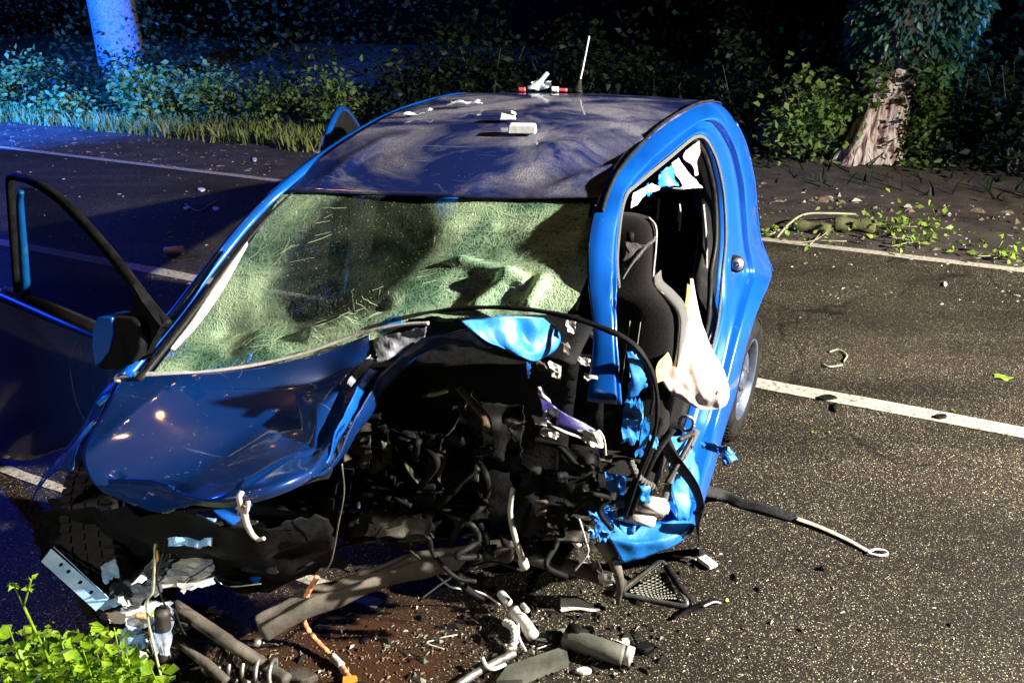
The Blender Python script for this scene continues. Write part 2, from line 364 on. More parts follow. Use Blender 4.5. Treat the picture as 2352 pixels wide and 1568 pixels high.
# ------------------------------------------------------------------ ground and road
def gline(p, q):
    a, b = G(*p), G(*q); d = (b-a)/np.linalg.norm(b-a); return a, d
CL, CLd = gline((220, 597), (2050, 938))
FE, FEd = gline((320, 377), (2070, 588))
RD = (CLd+FEd)/np.linalg.norm(CLd+FEd)                 # direction of the road
RN = np.array([-RD[1], RD[0], 0])                       # towards the far verge
def asphalt(name, dark, flecks, tint, stain=True):
    m, t, p = new_mat(name)
    tc = t.nodes.new('ShaderNodeTexCoord')
    v1 = N(t, 'ShaderNodeTexVoronoi', i_Scale=135); v2 = N(t, 'ShaderNodeTexVoronoi', i_Scale=260)
    n1 = N(t, 'ShaderNodeTexNoise', i_Scale=1.4, i_Detail=6, i_Roughness=.65); n2 = N(t, 'ShaderNodeTexNoise', i_Scale=45, i_Detail=3)
    for n in (v1, v2, n1, n2): t.links.new(tc.outputs['Object'], n.inputs['Vector'])
    base = mixc(t, ramp(t, n2.outputs[0], [(.35, 0.), (.65, 1.)]), dark, tuple(c*2.0 for c in dark))
    last = base
    for v, th, w, rad in ((v1, .66, flecks, .36), (v2, .58, flecks*.6, .42)):
        s = N(t, 'ShaderNodeSeparateColor'); t.links.new(v.outputs['Color'], s.inputs[0])
        a = ramp(t, s.outputs[0], [(th, 0.), (1., 1.)]); b = ramp(t, v.outputs['Distance'], [(rad*.5, 1.), (rad, 0.)])
        mm = N(t, 'ShaderNodeMath', operation='MULTIPLY'); t.links.new(a, mm.inputs[0]); t.links.new(b, mm.inputs[1])
        last = mixc(t, mm.outputs[0], last, tuple(c*w for c in tint))
    big = ramp(t, n1.outputs[0], [(.35, .55), (.65, 1.25)])
    mu = t.nodes.new('ShaderNodeMix'); mu.data_type = 'RGBA'; mu.blend_type = 'MULTIPLY'; mu.inputs[0].default_value = .8
    t.links.new(last, mu.inputs[6]); t.links.new(big, mu.inputs[7]); last = mu.outputs[2]
    cw_ = N(t, 'ShaderNodeTexNoise', i_Scale=2.2, i_Detail=5); t.links.new(tc.outputs['Object'], cw_.inputs['Vector'])
    ca_ = N(t, 'ShaderNodeVectorMath', operation='MULTIPLY_ADD'); t.links.new(cw_.outputs['Color'], ca_.inputs[0]); ca_.inputs[1].default_value = (.7, .7, 0); t.links.new(tc.outputs['Object'], ca_.inputs[2])
    cv_ = N(t, 'ShaderNodeTexVoronoi', feature='DISTANCE_TO_EDGE', i_Scale=.42); t.links.new(ca_.outputs[0], cv_.inputs['Vector'])
    last = mixc(t, ramp(t, cv_.outputs['Distance'], [(.0, .85), (.006, 0.)]), last, (.004, .0035, .003))
    mt = N(t, 'ShaderNodeMapping'); mt.inputs['Rotation'].default_value = (0, 0, -math.atan2(RD[1], RD[0])); mt.inputs['Scale'].default_value = (.12, 1.3, 1); t.links.new(tc.outputs['Object'], mt.inputs[0])
    nt = N(t, 'ShaderNodeTexNoise', i_Scale=1.6, i_Detail=4); t.links.new(mt.outputs[0], nt.inputs['Vector'])
    m3 = t.nodes.new('ShaderNodeMix'); m3.data_type = 'RGBA'; m3.blend_type = 'MULTIPLY'; m3.inputs[0].default_value = 1
    t.links.new(last, m3.inputs[6]); t.links.new(ramp(t, nt.outputs[0], [(.38, .6), (.6, 1.15)]), m3.inputs[7]); last = m3.outputs[2]
    if stain:
        gp = G(760, 1520); mp = N(t, 'ShaderNodeMapping'); mp.inputs['Location'].default_value = (-gp[0], -gp[1], 0)
        t.links.new(tc.outputs['Object'], mp.inputs[0]); ln = N(t, 'ShaderNodeVectorMath', operation='LENGTH'); t.links.new(mp.outputs[0], ln.inputs[0])
        n4 = N(t, 'ShaderNodeTexNoise', i_Scale=7, i_Detail=5); t.links.new(tc.outputs['Object'], n4.inputs['Vector'])
        ad = N(t, 'ShaderNodeMath', operation='MULTIPLY_ADD'); t.links.new(n4.outputs[0], ad.inputs[0]); ad.inputs[1].default_value = .5; t.links.new(ln.outputs['Value'], ad.inputs[2])
        st = ramp(t, ad.outputs[0], [(.42, 1.), (.80, 0.)])
        last = mixc(t, st, last, (.045, .022, .012))
        rg = ramp(t, st, [(0, .66), (1, .22)]); t.links.new(rg, p.inputs['Roughness'])
    else: p.inputs['Roughness'].default_value = .75
    t.links.new(last, p.inputs['Base Color']); p.inputs['Specular IOR Level'].default_value = .22
    b = N(t, 'ShaderNodeBump', i_Strength=.22, i_Distance=.006); t.links.new(v1.outputs['Distance'], b.inputs['Height'])
    t.links.new(b.outputs[0], p.inputs['Normal']); return m
M_road = asphalt('asphalt', (.0098, .0076, .0052), .85, (1.0, .86, .62))
M_line = simple('road_paint', (.42, .38, .31), (.13, .115, .09), 38, rough=.75, bump=.5, lo=.48, hi=.66, detail=11)
M_soil = simple('forest_soil', (.022, .016, .012), (.06, .045, .032), 5, rough=.95, bump=.8, bscale=40)
M_dirt = simple('dirty_shoulder', (.020, .015, .014), (.055, .042, .036), 3, rough=.9, bump=.8, bscale=60)

def strip(name, near, far, m, z, n=2, L=60):
    "a long ground strip between two offsets from the centre line"
    o = CL; V = []
    for a in (-L, L):
        for b in (near, far): q = o+RD*a+RN*b; V.append((q[0], q[1], z))
    return mesh_obj(name, V, [(0, 2, 3, 1)], m, smooth=False)
mid = lambda P, Q: float((Q-P)@RN)
FE_off = mid(CL, (FE+G(2070, 588))/2)
struct(strip('ground', -120, 120, M_soil, -.012, L=150))
# terrain of the forest edge: a low uneven bank behind the far verge
def bank():
    V = []; nu, nv = 60, 16
    for i in range(nu):
        for j in range(nv):
            a = -34+60*i/(nu-1)+6; b = FE_off+1.6+j*1.4
            h = .10+.055*j*1.0 + (.16*noise.noise(Vector((a*.5, b*.5, 0)))+.08*noise.noise(Vector((a*2, b*2, 3))))*min(1, j/3)
            q = CL+RD*a+RN*b; V.append((q[0], q[1], h if j else -.008))
    return struct(mesh_obj('forest_bank', V, grid_faces(nu, nv), M_soil))
bank()
struct(strip('road', -3.25, FE_off+.05, M_road, 0.0))
struct(strip('road_shoulder', FE_off+.05, FE_off+1.7, M_dirt, -.002))
def painted(name, A0, d, w, z=.004, L0=-40, L1=40, label=None):
    n = np.array([-d[1], d[0], 0]); V = []; F = []; K = 260
    for i in range(K+1):
        q = A0+d*(L0+(L1-L0)*i/K); e1 = .004*rng.randn(); e2 = .004*rng.randn()
        V += [(q+n*(w/2+e1)), (q-n*(w/2+e2))]
        if i: F.append((2*i-2, 2*i-1, 2*i+1, 2*i))
    V = [(v[0], v[1], z) for v in V]
    return struct(mesh_obj(name, V, F, M_line, smooth=False))
painted('lane_line', CL, CLd, .125)
painted('edge_line', FE, FEd, .115)
NE, NEd = gline((0, 1072), (100, 1092)); painted('edge_line', NE, RD, .05, L0=-30, L1=2)
struct(strip('verge', -60, -3.2, M_soil, .004))

# ------------------------------------------------------------------ THE CAR
car = thing('wrecked_car', 'wrecked blue hatchback with crushed front, shattered windscreen and its near side doors torn away', 'car', tuple(CAR))
car.rotation_euler = (0, 0, -YAW)
def R(x, y, s): return at(x, y, s=s)

# roof -------------------------------------------------------------
def rowmid(a, b, n, crown):
    a, b = np.array(a), np.array(b); return [a+(b-a)*u+np.array([0, 0, crown*4*u*(1-u)]) for u in np.linspace(0, 1, n)]
roof_rows = [
    A((645, 437, .74), (900, 447, .79), (1150, 453, .82), (1397, 452, .85)),
    rowmid((-.55, 1.03, 1.40), R(1440, 372, 1.1), 4, .025),
    rowmid((-.55, 1.48, 1.468), R(1515, 297, 1.5), 4, .022),
    rowmid((-.55, 1.95, 1.488), R(1598, 244, 1.95), 4, .012),
    rowmid((-.53, 2.35, 1.468), (.60, 2.32, 1.475), 4, .012),
    rowmid((-.50, 2.62, 1.40), (.58, 2.60, 1.41), 4, .02),
    rowmid((-.47, 2.80, 1.28), (.55, 2.80, 1.29), 4, .02)]
def dseg(p, a, b):
    p, a, b = np.array(p[:2]), np.array(a[:2]), np.array(b[:2]); u = max(0, min(1, ((p-a)@(b-a))/((b-a)@(b-a)))); return np.linalg.norm(p-a-(b-a)*u), u
r1 = (at(1170, 428, z=1.38), at(1405, 388, z=1.40)); r2 = (at(1250, 330, z=1.45), at(1480, 320, z=1.45)); r3 = (at(700, 415, z=1.36), at(880, 325, z=1.43))
def roof_fn(u, v, p):
    d = 0
    for (a, b), h, w in ((r1, .016, .022), (r2, .010, .03), (r3, .010, .035)):
        q, k = dseg(p, a, b); d += h*math.exp(-(q/w)**2)
    q, k = dseg(p, at(1150, 400, z=1.4), at(1380, 365, z=1.42)); d -= .016*math.exp(-(q/.07)**2)
    q, k = dseg(p, at(1090, 425, z=1.38), at(1130, 410, z=1.38)); d -= .010*math.exp(-(q/.05)**2)
    return d*min(1, u*12)+.004*nz3(p, 3.1, 2)
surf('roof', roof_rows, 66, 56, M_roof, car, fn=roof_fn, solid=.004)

# near side frame (A pillar, rail, quarter panel, sill) -------------
O = [(1372, 925, .42), (1376, 840, .46), (1378, 760, .5), (1371, 660, .57), (1370, 600, .62), (1374, 545, .68), (1386, 490, .75), (1400, 445, .86), (1425, 395, .98), (1470, 340, 1.25),
     (1530, 283, 1.6), (1600, 243, 1.95), (1640, 235, 2.08), (1668, 248, 2.16), (1692, 280, 2.25), (1715, 330, 2.35), (1732, 400, 2.42), (1738, 450, 2.46), (1742, 500, 2.5), (1751, 555, 2.58), (1777, 622, 2.70),
     (1770, 655, 2.45), (1754, 690, 2.20), (1739, 730, 2.05), (1723, 780, 1.95), (1706, 850, 1.86), (1690, 920, 1.78), (1668, 990, 1.68), (1642, 1085, 1.35), (1607, 1190, 1.0), (1578, 1236, .87), (1510, 1270, .78), (1432, 1292, .70)]
I = [(1438, 930, .45), (1430, 840, .48), (1422, 760, .52), (1428, 660, .60), (1424, 600, .67), (1428, 540, .74), (1436, 480, .82), (1448, 445, .90), (1468, 425, 1.0), (1505, 393, 1.12),
     (1545, 360, 1.35), (1590, 322, 1.6), (1610, 311, 1.68), (1628, 315, 1.73), (1640, 332, 1.8), (1655, 365, 1.88), (1668, 420, 1.96), (1673, 460, 2.0), (1676, 510, 2.0), (1676, 565, 1.98), (1671, 625, 1.94),
     (1668, 665, 1.90), (1664, 700, 1.85), (1660, 735, 1.78), (1652, 775, 1.70), (1638, 830, 1.6), (1620, 900, 1.5), (1595, 990, 1.36), (1568, 1080, 1.1), (1560, 1150, .96), (1545, 1196, .88), (1480, 1206, .80), (1385, 1185, .72)]
Op, Ip = np.array(A(*O)), np.array(A(*I))
wid = np.linalg.norm(Op-Ip, axis=1, keepdims=True)
def lerp(a, b, k): return a+(b-a)*k
outw = np.array([1., 0, 0])
k_rows = []
for k, off in ((0, -.035), (.03, -.006), (.22, .008), (.50, .014), (.54, .004), (.58, -.020), (.80, -.020), (.90, -.010), (.97, -.018), (1.0, -.045)):
    base = lerp(Op, Ip, k); base = base+outw*off*np.minimum(1, wid/.10); k_rows.append([b for b in base])
def side_fn(u, v, p):
    d = .0016*nz3(p, 9, 5)
    for (x, y, s), h, w in (((1735, 520, 2.4), -.016, .05), ((1395, 660, .57), -.003, .035), ((1412, 700, .56), -.004, .02), ((1715, 700, 2.2), -.012, .04), ((1700, 800, 2.1), -.010, .05), ((1440, 375, 1.05), -.007, .02), ((1465, 350, 1.2), -.006, .02), ((1728, 470, 2.35), .008, .025)):
        q = np.linalg.norm(p-at(x, y, s=s)); d += h*math.exp(-(q/w)**2)
    return -d
surf('side_frame', k_rows, 34, 220, M_paint, car, fn=side_fn, solid=.003)
# grey inner flange and black seal round the door opening
seal_path = [p+np.array([-.045, 0, 0])*1 for p in Ip[3:27]]
tube('door_seal', [p+np.array([-.012, 0, 0])+(lerp(Op[3+i], Ip[3+i], 1.04)-Ip[3+i])*1.0 for i, p in enumerate(Ip[3:27])], .006, M_fabg, car, n=130)
tube('door_seal', [p+np.array([-.04, 0, 0])+(Ip[3+i]-Op[3+i])*.12 for i, p in enumerate(Ip[3:27])], .011, M_rub, car, n=130)
# jamb going into the cabin
surf('door_jamb', [[p+outw*-.045 for p in Ip[4:28]], [p+outw*-.11+(Ip[4+i]-Op[4+i])*.10 for i, p in enumerate(Ip[4:28])]], 4, 110, M_black, car, solid=.004)
# ditch moulding between roof and rail
tube('roof_moulding', [p+np.array([-.004, 0, .006]) for p in Op[6:13]], .006, M_rub, car, n=60)
# door striker on the rear pillar
cst = at(1690, 606, s=2.05); stt = thing('x', 'x', 'x')
bpy.data.objects.remove(stt)
ax = np.array([.45, -.85, .15]); V, F = tube_data([cst-ax*.03, cst+ax*.012], .036, 6, 20); st = mesh_obj('door_striker', V, F, M_rub, car)
V, F, _ = join([tube_data([cst+ax*.008, cst+ax*.022], .027, 4, 18), tube_data([cst+ax*.022+np.array([0, 0, .012]), cst+ax*.034, cst+ax*.022+np.array([.0, 0, -.012])], .005, 10, 8)]); mesh_obj('striker_bolt', V, F, M_steel, st)

# pillar trim between windscreen and the lit pillar
ws_r = [(1388, 466, .84), (1378, 540, .72), (1358, 620, .62), (1332, 680, .55), (1312, 712, .52)]
surf('pillar_trim', [A(*ws_r), [p+np.array([.0, .012, 0]) for p in A((1400, 452, .86), (1376, 545, .70), (1373, 620, .62), (1376, 700, .56), (1378, 760, .52))]], 6, 20, M_black, car, solid=.004)

# far side pillar and rail -------------------------------------------
Lp = [(286, 862, .04), (400, 722, .257), (500, 592, .473), (570, 507, .60), (645, 433, .73)]
Lpath = A(*Lp)+[np.array((-.565, 1.03, 1.392)), np.array((-.57, 1.48, 1.458)), np.array((-.57, 1.95, 1.478)), np.array((-.555, 2.35, 1.458)), np.array((-.56, 2.7, 1.33)), np.array((-.62, 2.85, 1.0))]
surf('far_pillar', [[p+np.array([-.050, .01, -.045]) for p in Lpath], [p+np.array([-.020, -.004, -.004]) for p in Lpath], [p+np.array([.002, -.006, .004]) for p in Lpath], [p+np.array([.018, .004, -.006]) for p in Lpath]], 8, 90, M_paint, car, solid=.004)
tube('screen_moulding', [p+np.array([.040, .002, -.010]) for p in Lpath[:5]], lambda u: .010*(1-u)+.004, M_rub, car, n=50, flat=.7)
surf('pillar_lining', [A((568, 555, .50), (492, 655, .33), (436, 738, .20), (392, 800, .10)), A((570, 562, .50), (514, 662, .34), (458, 742, .21), (402, 804, .11))], 4, 24, M_pale, car, solid=.003)

# windscreen ---------------------------------------------------------
ws_rows = [
    A((652, 443, .75), (900, 453, .80), (1150, 458, .83), (1386, 460, .845)),
    A((585, 540, .61), (860, 545, .66), (1140, 540, .70), (1376, 545, .715)),
    A((505, 650, .44), (800, 640, .53), (1110, 625, .58), (1350, 632, .61)),
    A((430, 760, .28), (740, 740, .36), (1060, 690, .49), (1325, 690, .535)),
    A((345, 872, .08), (700, 822, .22), (1000, 735, .39), (1300, 722, .50))]
cr1 = (at(520, 805, s=.30), at(880, 708, s=.42)); cr2 = (at(1060, 590, s=.60), at(1200, 640, s=.56)); cr3 = (at(1100, 700, s=.47), at(1170, 630, s=.57)); cr4 = (at(1215, 700, s=.5), at(1245, 655, s=.57)); cr5 = (at(720, 790, s=.3), at(800, 760, s=.35))
def ws_fn(u, v, p):
    d = -.045*math.exp(-((u-.62)**2/.03+(v-.42)**2/.035))+.016*nz3(p, 5, 9)+.006*nz3(p, 14, 2)*min(1, u*5)*min(1, 5*(1-v))*min(1, 5*v)
    for (a, b), h, w in ((cr1, .018, .022), (cr2, -.022, .020), (cr3, -.025, .022), (cr4, -.020, .018), (cr5, -.02, .02)):
        q, k = dseg(p, a, b); d += h*math.exp(-(q/w)**2)
    return -d*-1
def ws_mat():
    m, t, p = new_mat('shattered_glass')
    tc = t.nodes.new('ShaderNodeTexCoord'); src = tc.outputs['Object']
    wv = N(t, 'ShaderNodeTexNoise', i_Scale=6, i_Detail=3); t.links.new(src, wv.inputs['Vector'])
    ad = N(t, 'ShaderNodeVectorMath', operation='MULTIPLY_ADD'); t.links.new(wv.outputs['Color'], ad.inputs[0]); ad.inputs[1].default_value = (.05, .05, .05); t.links.new(src, ad.inputs[2])
    def edge(scale, w):
        v = N(t, 'ShaderNodeTexVoronoi', feature='DISTANCE_TO_EDGE', i_Scale=scale); t.links.new(ad.outputs[0], v.inputs['Vector'])
        return ramp(t, v.outputs['Distance'], [(0., 1.), (w, 0.)])
    e1 = edge(20, .04); e2 = edge(52, .09); e3 = edge(115, .20)
    n1 = N(t, 'ShaderNodeTexNoise', i_Scale=4.2, i_Detail=7, i_Roughness=.6, i_Distortion=.6); t.links.new(src, n1.inputs['Vector'])
    fr = ramp(t, n1.outputs[0], [(.34, .22), (.60, 1.)])
    n2 = N(t, 'ShaderNodeTexNoise', i_Scale=110, i_Detail=3); t.links.new(src, n2.inputs['Vector'])
    gl = ramp(t, n2.outputs[0], [(.38, .55), (.58, 1.)])
    # oval clear zone with little frost and few cracks
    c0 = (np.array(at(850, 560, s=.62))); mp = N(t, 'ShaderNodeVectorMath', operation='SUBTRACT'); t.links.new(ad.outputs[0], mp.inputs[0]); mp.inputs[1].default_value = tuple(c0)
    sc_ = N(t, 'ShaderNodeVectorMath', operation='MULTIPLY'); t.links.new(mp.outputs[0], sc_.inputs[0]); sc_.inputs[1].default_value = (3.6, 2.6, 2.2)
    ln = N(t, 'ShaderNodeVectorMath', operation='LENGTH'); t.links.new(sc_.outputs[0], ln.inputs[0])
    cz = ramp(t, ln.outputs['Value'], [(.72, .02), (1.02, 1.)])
    def mth(op, a, b):
        x = N(t, 'ShaderNodeMath', operation=op); x.use_clamp = True
        for i, v in enumerate((a, b)):
            if hasattr(v, 'links'): t.links.new(v, x.inputs[i])
            else: x.inputs[i].default_value = v
        return x.outputs[0]
    mp2 = N(t, 'ShaderNodeMapping'); mp2.inputs['Rotation'].default_value = (0, 0, -.75); mp2.inputs['Scale'].default_value = (1.5, 26, 12); t.links.new(ad.outputs[0], mp2.inputs[0])
    n5 = N(t, 'ShaderNodeTexNoise', i_Scale=3.2, i_Detail=5, i_Roughness=.7, i_Distortion=.5); t.links.new(mp2.outputs[0], n5.inputs['Vector'])
    stk = ramp(t, n5.outputs[0], [(.40, .50), (.52, 1.)])
    body = mth('MULTIPLY', mth('MULTIPLY', fr, gl), stk)
    ed = mth('MAXIMUM', mth('MULTIPLY', e1, .9), mth('MAXIMUM', mth('MULTIPLY', e2, .8), mth('MULTIPLY', e3, .6)))
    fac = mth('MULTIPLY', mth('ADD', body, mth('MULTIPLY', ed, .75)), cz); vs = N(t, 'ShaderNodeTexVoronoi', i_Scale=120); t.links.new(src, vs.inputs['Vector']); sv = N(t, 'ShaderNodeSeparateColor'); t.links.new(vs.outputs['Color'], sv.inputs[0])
    spk = mth('MULTIPLY', ramp(t, sv.outputs[0], [(.86, 0.), (.9, 1.)]), ramp(t, vs.outputs['Distance'], [(.12, 1.), (.3, 0.)]))
    fac = mth('ADD', fac, mth('ADD', mth('MULTIPLY', fr, .06), mth('MULTIPLY', spk, .7)))
    col = ramp(t, n1.outputs[0], [(.38, (.17, .36, .22)), (.62, (.60, .80, .50))]); t.links.new(col, p.inputs['Base Color'])
    p.inputs['Roughness'].default_value = .5; p.inputs['Specular IOR Level'].default_value = .5
    b = N(t, 'ShaderNodeBump', i_Strength=.4, i_Distance=.01); t.links.new(ed, b.inputs['Height']); t.links.new(b.outputs[0], p.inputs['Normal'])
    tl = t.nodes.new('ShaderNodeBsdfTranslucent'); t.links.new(col, tl.inputs[0])
    m1 = t.nodes.new('ShaderNodeMixShader'); m1.inputs[0].default_value = .4; t.links.new(p.outputs[0], m1.inputs[1]); t.links.new(tl.outputs[0], m1.inputs[2])
    tr = t.nodes.new('ShaderNodeBsdfTransparent'); tr.inputs[0].default_value = (.62, .75, .66, 1)
    gg = t.nodes.new('ShaderNodeBsdfGlossy'); gg.inputs['Roughness'].default_value = .12; gg.inputs[0].default_value = (.35, .42, .40, 1)
    fz = t.nodes.new('ShaderNodeFresnel'); fz.inputs[0].default_value = 1.25; t.links.new(b.outputs[0], fz.inputs['Normal']); t.links.new(b.outputs[0], gg.inputs['Normal'])
    m0 = t.nodes.new('ShaderNodeMixShader'); t.links.new(fz.outputs[0], m0.inputs[0]); t.links.new(tr.outputs[0], m0.inputs[1]); t.links.new(gg.outputs[0], m0.inputs[2])
    m2 = t.nodes.new('ShaderNodeMixShader'); t.links.new(fac, m2.inputs[0]); t.links.new(m0.outputs[0], m2.inputs[1]); t.links.new(m1.outputs[0], m2.inputs[2])
    t.links.new(m2.outputs[0], t.nodes['Material Output'].inputs[0]); return m
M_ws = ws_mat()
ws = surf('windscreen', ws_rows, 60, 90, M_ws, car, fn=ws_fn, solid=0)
WSP = gridpts(ws_rows, 60, 90); WSN = gnormals(WSP)
for i in range(60):
    for j in range(90): WSP[i, j] += WSN[i, j]*ws_fn(i/59, j/89, WSP[i, j])
def wsp(u, v, h=.0015):
    i = min(59, max(0, int(u*59))); j = min(89, max(0, int(v*89))); fu, fv = min(1, max(0, u*59-i)), min(1, max(0, v*89-j))
    i2, j2 = min(59, i+1), min(89, j+1)
    p = (WSP[i, j]*(1-fu)+WSP[i2, j]*fu)*(1-fv)+(WSP[i, j2]*(1-fu)+WSP[i2, j2]*fu)*fv; n = WSN[i, j]
    return p+n*h*(1 if n[2] > 0 else -1)
def cracks():
    V, F = [], []
    def streak(u, v, ang, L, w, wob=.15):
        k = 7; pts = []
        for q in range(k):
            uu, vv = u-math.sin(ang)*L*q/(k-1), v+math.cos(ang)*L*q/(k-1); ang += rng.randn()*wob/5
            if not (0.01 < uu < .99 and .01 < vv < .99): break
            pts.append(wsp(uu, vv))
        if len(pts) < 2: return
        P = np.array(pts); T = np.gradient(P, axis=0); o = len(V)
        for q in range(len(P)):
            sd = np.cross(T[q], (0, -.6, .8)); sd /= np.linalg.norm(sd)+1e-9; V.extend([P[q]+sd*w, P[q]-sd*w])
            if q: F.append((o+2*q-2, o+2*q-1, o+2*q+1, o+2*q))
    for _ in range(60):                                    # long streaks fanning over the passenger half
        u, v = rng.rand()*.5+.05, .60+rng.rand()*.38; streak(u+.1, v-.1, .55+rng.randn()*.35, .05+.16*rng.rand()**2, .0003+.0003*rng.rand(), .03)
    for _ in range(40): streak(.05+rng.rand()*.5, rng.rand()*.16+.01, 1.1+rng.randn()*.5, .03+.06*rng.rand(), .0004+.0006*rng.rand())
    for cu, cv, n in ((.80, .40, 70), (.15, .75, 50), (.5, .80, 60), (.85, .2, 50)):   # stars
        for _ in range(n//2): streak(cu+rng.randn()*.05, cv+rng.randn()*.05, rng.rand()*2*PI, .02+.06*rng.rand(), .0003+.0004*rng.rand(), .5)
    o = mesh_obj('crack_line', V, F, M_crk, ws, smooth=False); o['kind'] = 'stuff'
M_crk = simple('crack_glass', (.50, .62, .42), None, rough=.5, bump=0)
cracks()
# dashboard and shelf below the screen
surf('dashboard', [[(-.60, .20, .90), (0, .33, .96), (.5, .48, .98)], [(-.60, .50, .99), (0, .58, 1.02), (.5, .68, 1.02)], [(-.6, .75, .93), (0, .78, .96), (.5, .80, .96)], [(-.6, .80, .6), (0, .82, .6), (.5, .84, .6)]], 16, 24, M_black, car, amp=.012, solid=.004)
# rest of the cabin shell
surf('firewall', [[(-.64, .10, .93), (0, .42, .99), (.50, .55, 1.0)], [(-.62, .45, .6), (0, .62, .62), (.40, .80, .62)], [(-.55, .60, .26), (0, .72, .24), (.36, .84, .24)]], 16, 24, M_black, car, amp=.03, nscale=5, solid=.004)
mesh_obj('floor_pan', [(-.72, 1.0, .22), (.60, 1.1, .22), (.74, 2.7, .22), (-.72, 2.7, .22)], [(0, 1, 2, 3)], M_black, car, smooth=False, solid=.02)
surf('tailgate', [[(-.48, 2.80, 1.27), (.54, 2.80, 1.28)], [(-.62, 2.88, .95), (.68, 2.88, .95)], [(-.66, 2.86, .40), (.70, 2.86, .40)], [(-.60, 2.8, .25), (.62, 2.8, .25)]], 10, 12, M_paint, car, solid=.01)
surf('far_flank', [[(-.56, 1.9, 1.44), (-.56, 2.35, 1.44), (-.52, 2.78, 1.27)], [(-.70, 1.9, .95), (-.74, 2.35, .95), (-.66, 2.86, .92)], [(-.76, 1.9, .60), (-.79, 2.3, .62), (-.70, 2.84, .5)], [(-.74, 1.9, .3), (-.6, 2.3, .55), (-.64, 2.8, .28)]], 12, 12, M_paint, car, solid=.008)
surf('rear_flank', [[p for p in Op[14:21]], [np.array(q) for q in ((.56, 2.78, 1.30), (.60, 2.83, 1.2), (.66, 2.87, 1.05), (.69, 2.88, .95), (.70, 2.88, .85), (.70, 2.87, .75), (.72, 2.86, .62))]], 8, 24, M_paint, car, solid=.008)
surf('far_sill', [[(-.74, .45, .42), (-.77, 1.2, .40), (-.76, 2.0, .42)], [(-.78, .45, .3), (-.80, 1.2, .28), (-.78, 2.0, .3)], [(-.70, .45, .2), (-.72, 1.2, .2), (-.70, 2.0, .2)]], 6, 12, M_paint, car, solid=.01)
tube('far_centre_pillar', [(-.60, 1.28, 1.40), (-.68, 1.26, 1.0), (-.75, 1.24, .4)], .035, M_black, car, n=12)
# headlining
surf('headlining', [[(x, y, z-.045) for x, y, z in r] for r in ([[(-.5, .85, 1.33), (0, .88, 1.37), (.44, .93, 1.36)], [(-.5, 1.5, 1.46), (0, 1.5, 1.49), (.47, 1.55, 1.45)], [(-.5, 2.5, 1.44), (0, 2.5, 1.47), (.52, 2.5, 1.44)]])], 10, 10, M_fab, car, solid=.004)

# seats --------------------------------------------------------------
def seat(name, ct, cs, label=None):
    prof = [(.42, .21, .10, 0), (.50, .235, .11, .00), (.66, .235, .10, .05), (.84, .235, .095, .10), (.92, .225, .09, .125), (.965, .18, .08, .14), (.995, .135, .07, .15), (1.03, .125, .065, .155), (1.13, .125, .06, .17), (1.19, .118, .055, .18), (1.215, .09, .035, .185), (1.222, .03, .015, .185)]
    V = []; k = 24
    for z, w, d, b in prof:
        for q in range(k):
            th = 2*PI*q/k; x = math.cos(th); y = math.sin(th); x = math.copysign(abs(x)**.55, x); y = math.copysign(abs(y)**.7, y)
            dish = .03*(1-abs(x)**2) if y < 0 else 0
            V.append((ct+x*w, cs+b+y*d+dish*(z < .95), z))
    F = grid_faces(len(prof), k, 0, True)+[tuple((len(prof)-1)*k+q for q in range(k)), tuple(range(k))[::-1]]
    b = mesh_obj(name, V, F, M_fab, car)
    md = b.modifiers.new('s', 'SUBSURF'); md.levels = 1; md.render_levels = 1
    V, F = box_data((ct, cs-.04, .40), (.22, .17, .07), (0, 0, 0), .5); c = mesh_obj('seat_cushion', V, F, M_fab, b)
    side = []
    for z, w, d, bb in prof[2:11]: side.append((ct+w*1.0, cs+bb-d*.42, z))
    tube('seat_piping', side, .0045, M_pipe, b, n=60)
    side2 = [(ct+w*.985, cs+bb-d*.75, z) for z, w, d, bb in prof[2:10]]
    surf('seat_bolster', [[(x+.004, y-.004, z) for x, y, z in side[:6]], [(x+.012, y+.075, z) for x, y, z in side[:6]]], 3, 24, M_fabg, b, solid=.002)
    for q in range(5):
        x = ct-.06+q*.035+(.02 if q > 2 else 0); tube('seat_stitch', [(x, cs+.04-.062, .62), (x+.006, cs+.062-.07, .75), (x+.012, cs+.115-.088, .90)], .0013, M_pipe, b, n=14, k=5)
    return b
fs = seat('front_seat', .445, 1.04)
seat('front_seat', -.36, 1.05)
V, F, _ = join([box_data((0.02, 2.12, .80), (.56, .07, .27), (-.18, 0, 0), .5), box_data((0.02, 1.85, .48), (.56, .27, .08), (0, 0, 0), .5)]); rs = mesh_obj('rear_seat', V, F, M_fab, car)
for x in (.40, -.35):
    V, F = box_data((x+.03, 2.16, 1.13), (.12, .045, .075), (-.1, 0, 0), .5); mesh_obj('headrest', V, F, M_fab, rs)
for q in (-1, 1): tube('headrest_post', [(.46+q*.045, 2.06, 1.00), (.46+q*.045, 2.07, 1.09)], .006, M_pipe, rs, n=6)
tube('seat_edge_trim', [at(1615, 470, s=1.92), at(1622, 560, s=1.92), at(1622, 660, s=1.9)], .006, M_pipe, rs, n=14)
tube('seat_edge_trim', [at(1560, 468, s=1.92), at(1563, 500, s=1.92), at(1560, 530, s=1.92)], .005, M_pipe, rs, n=8)

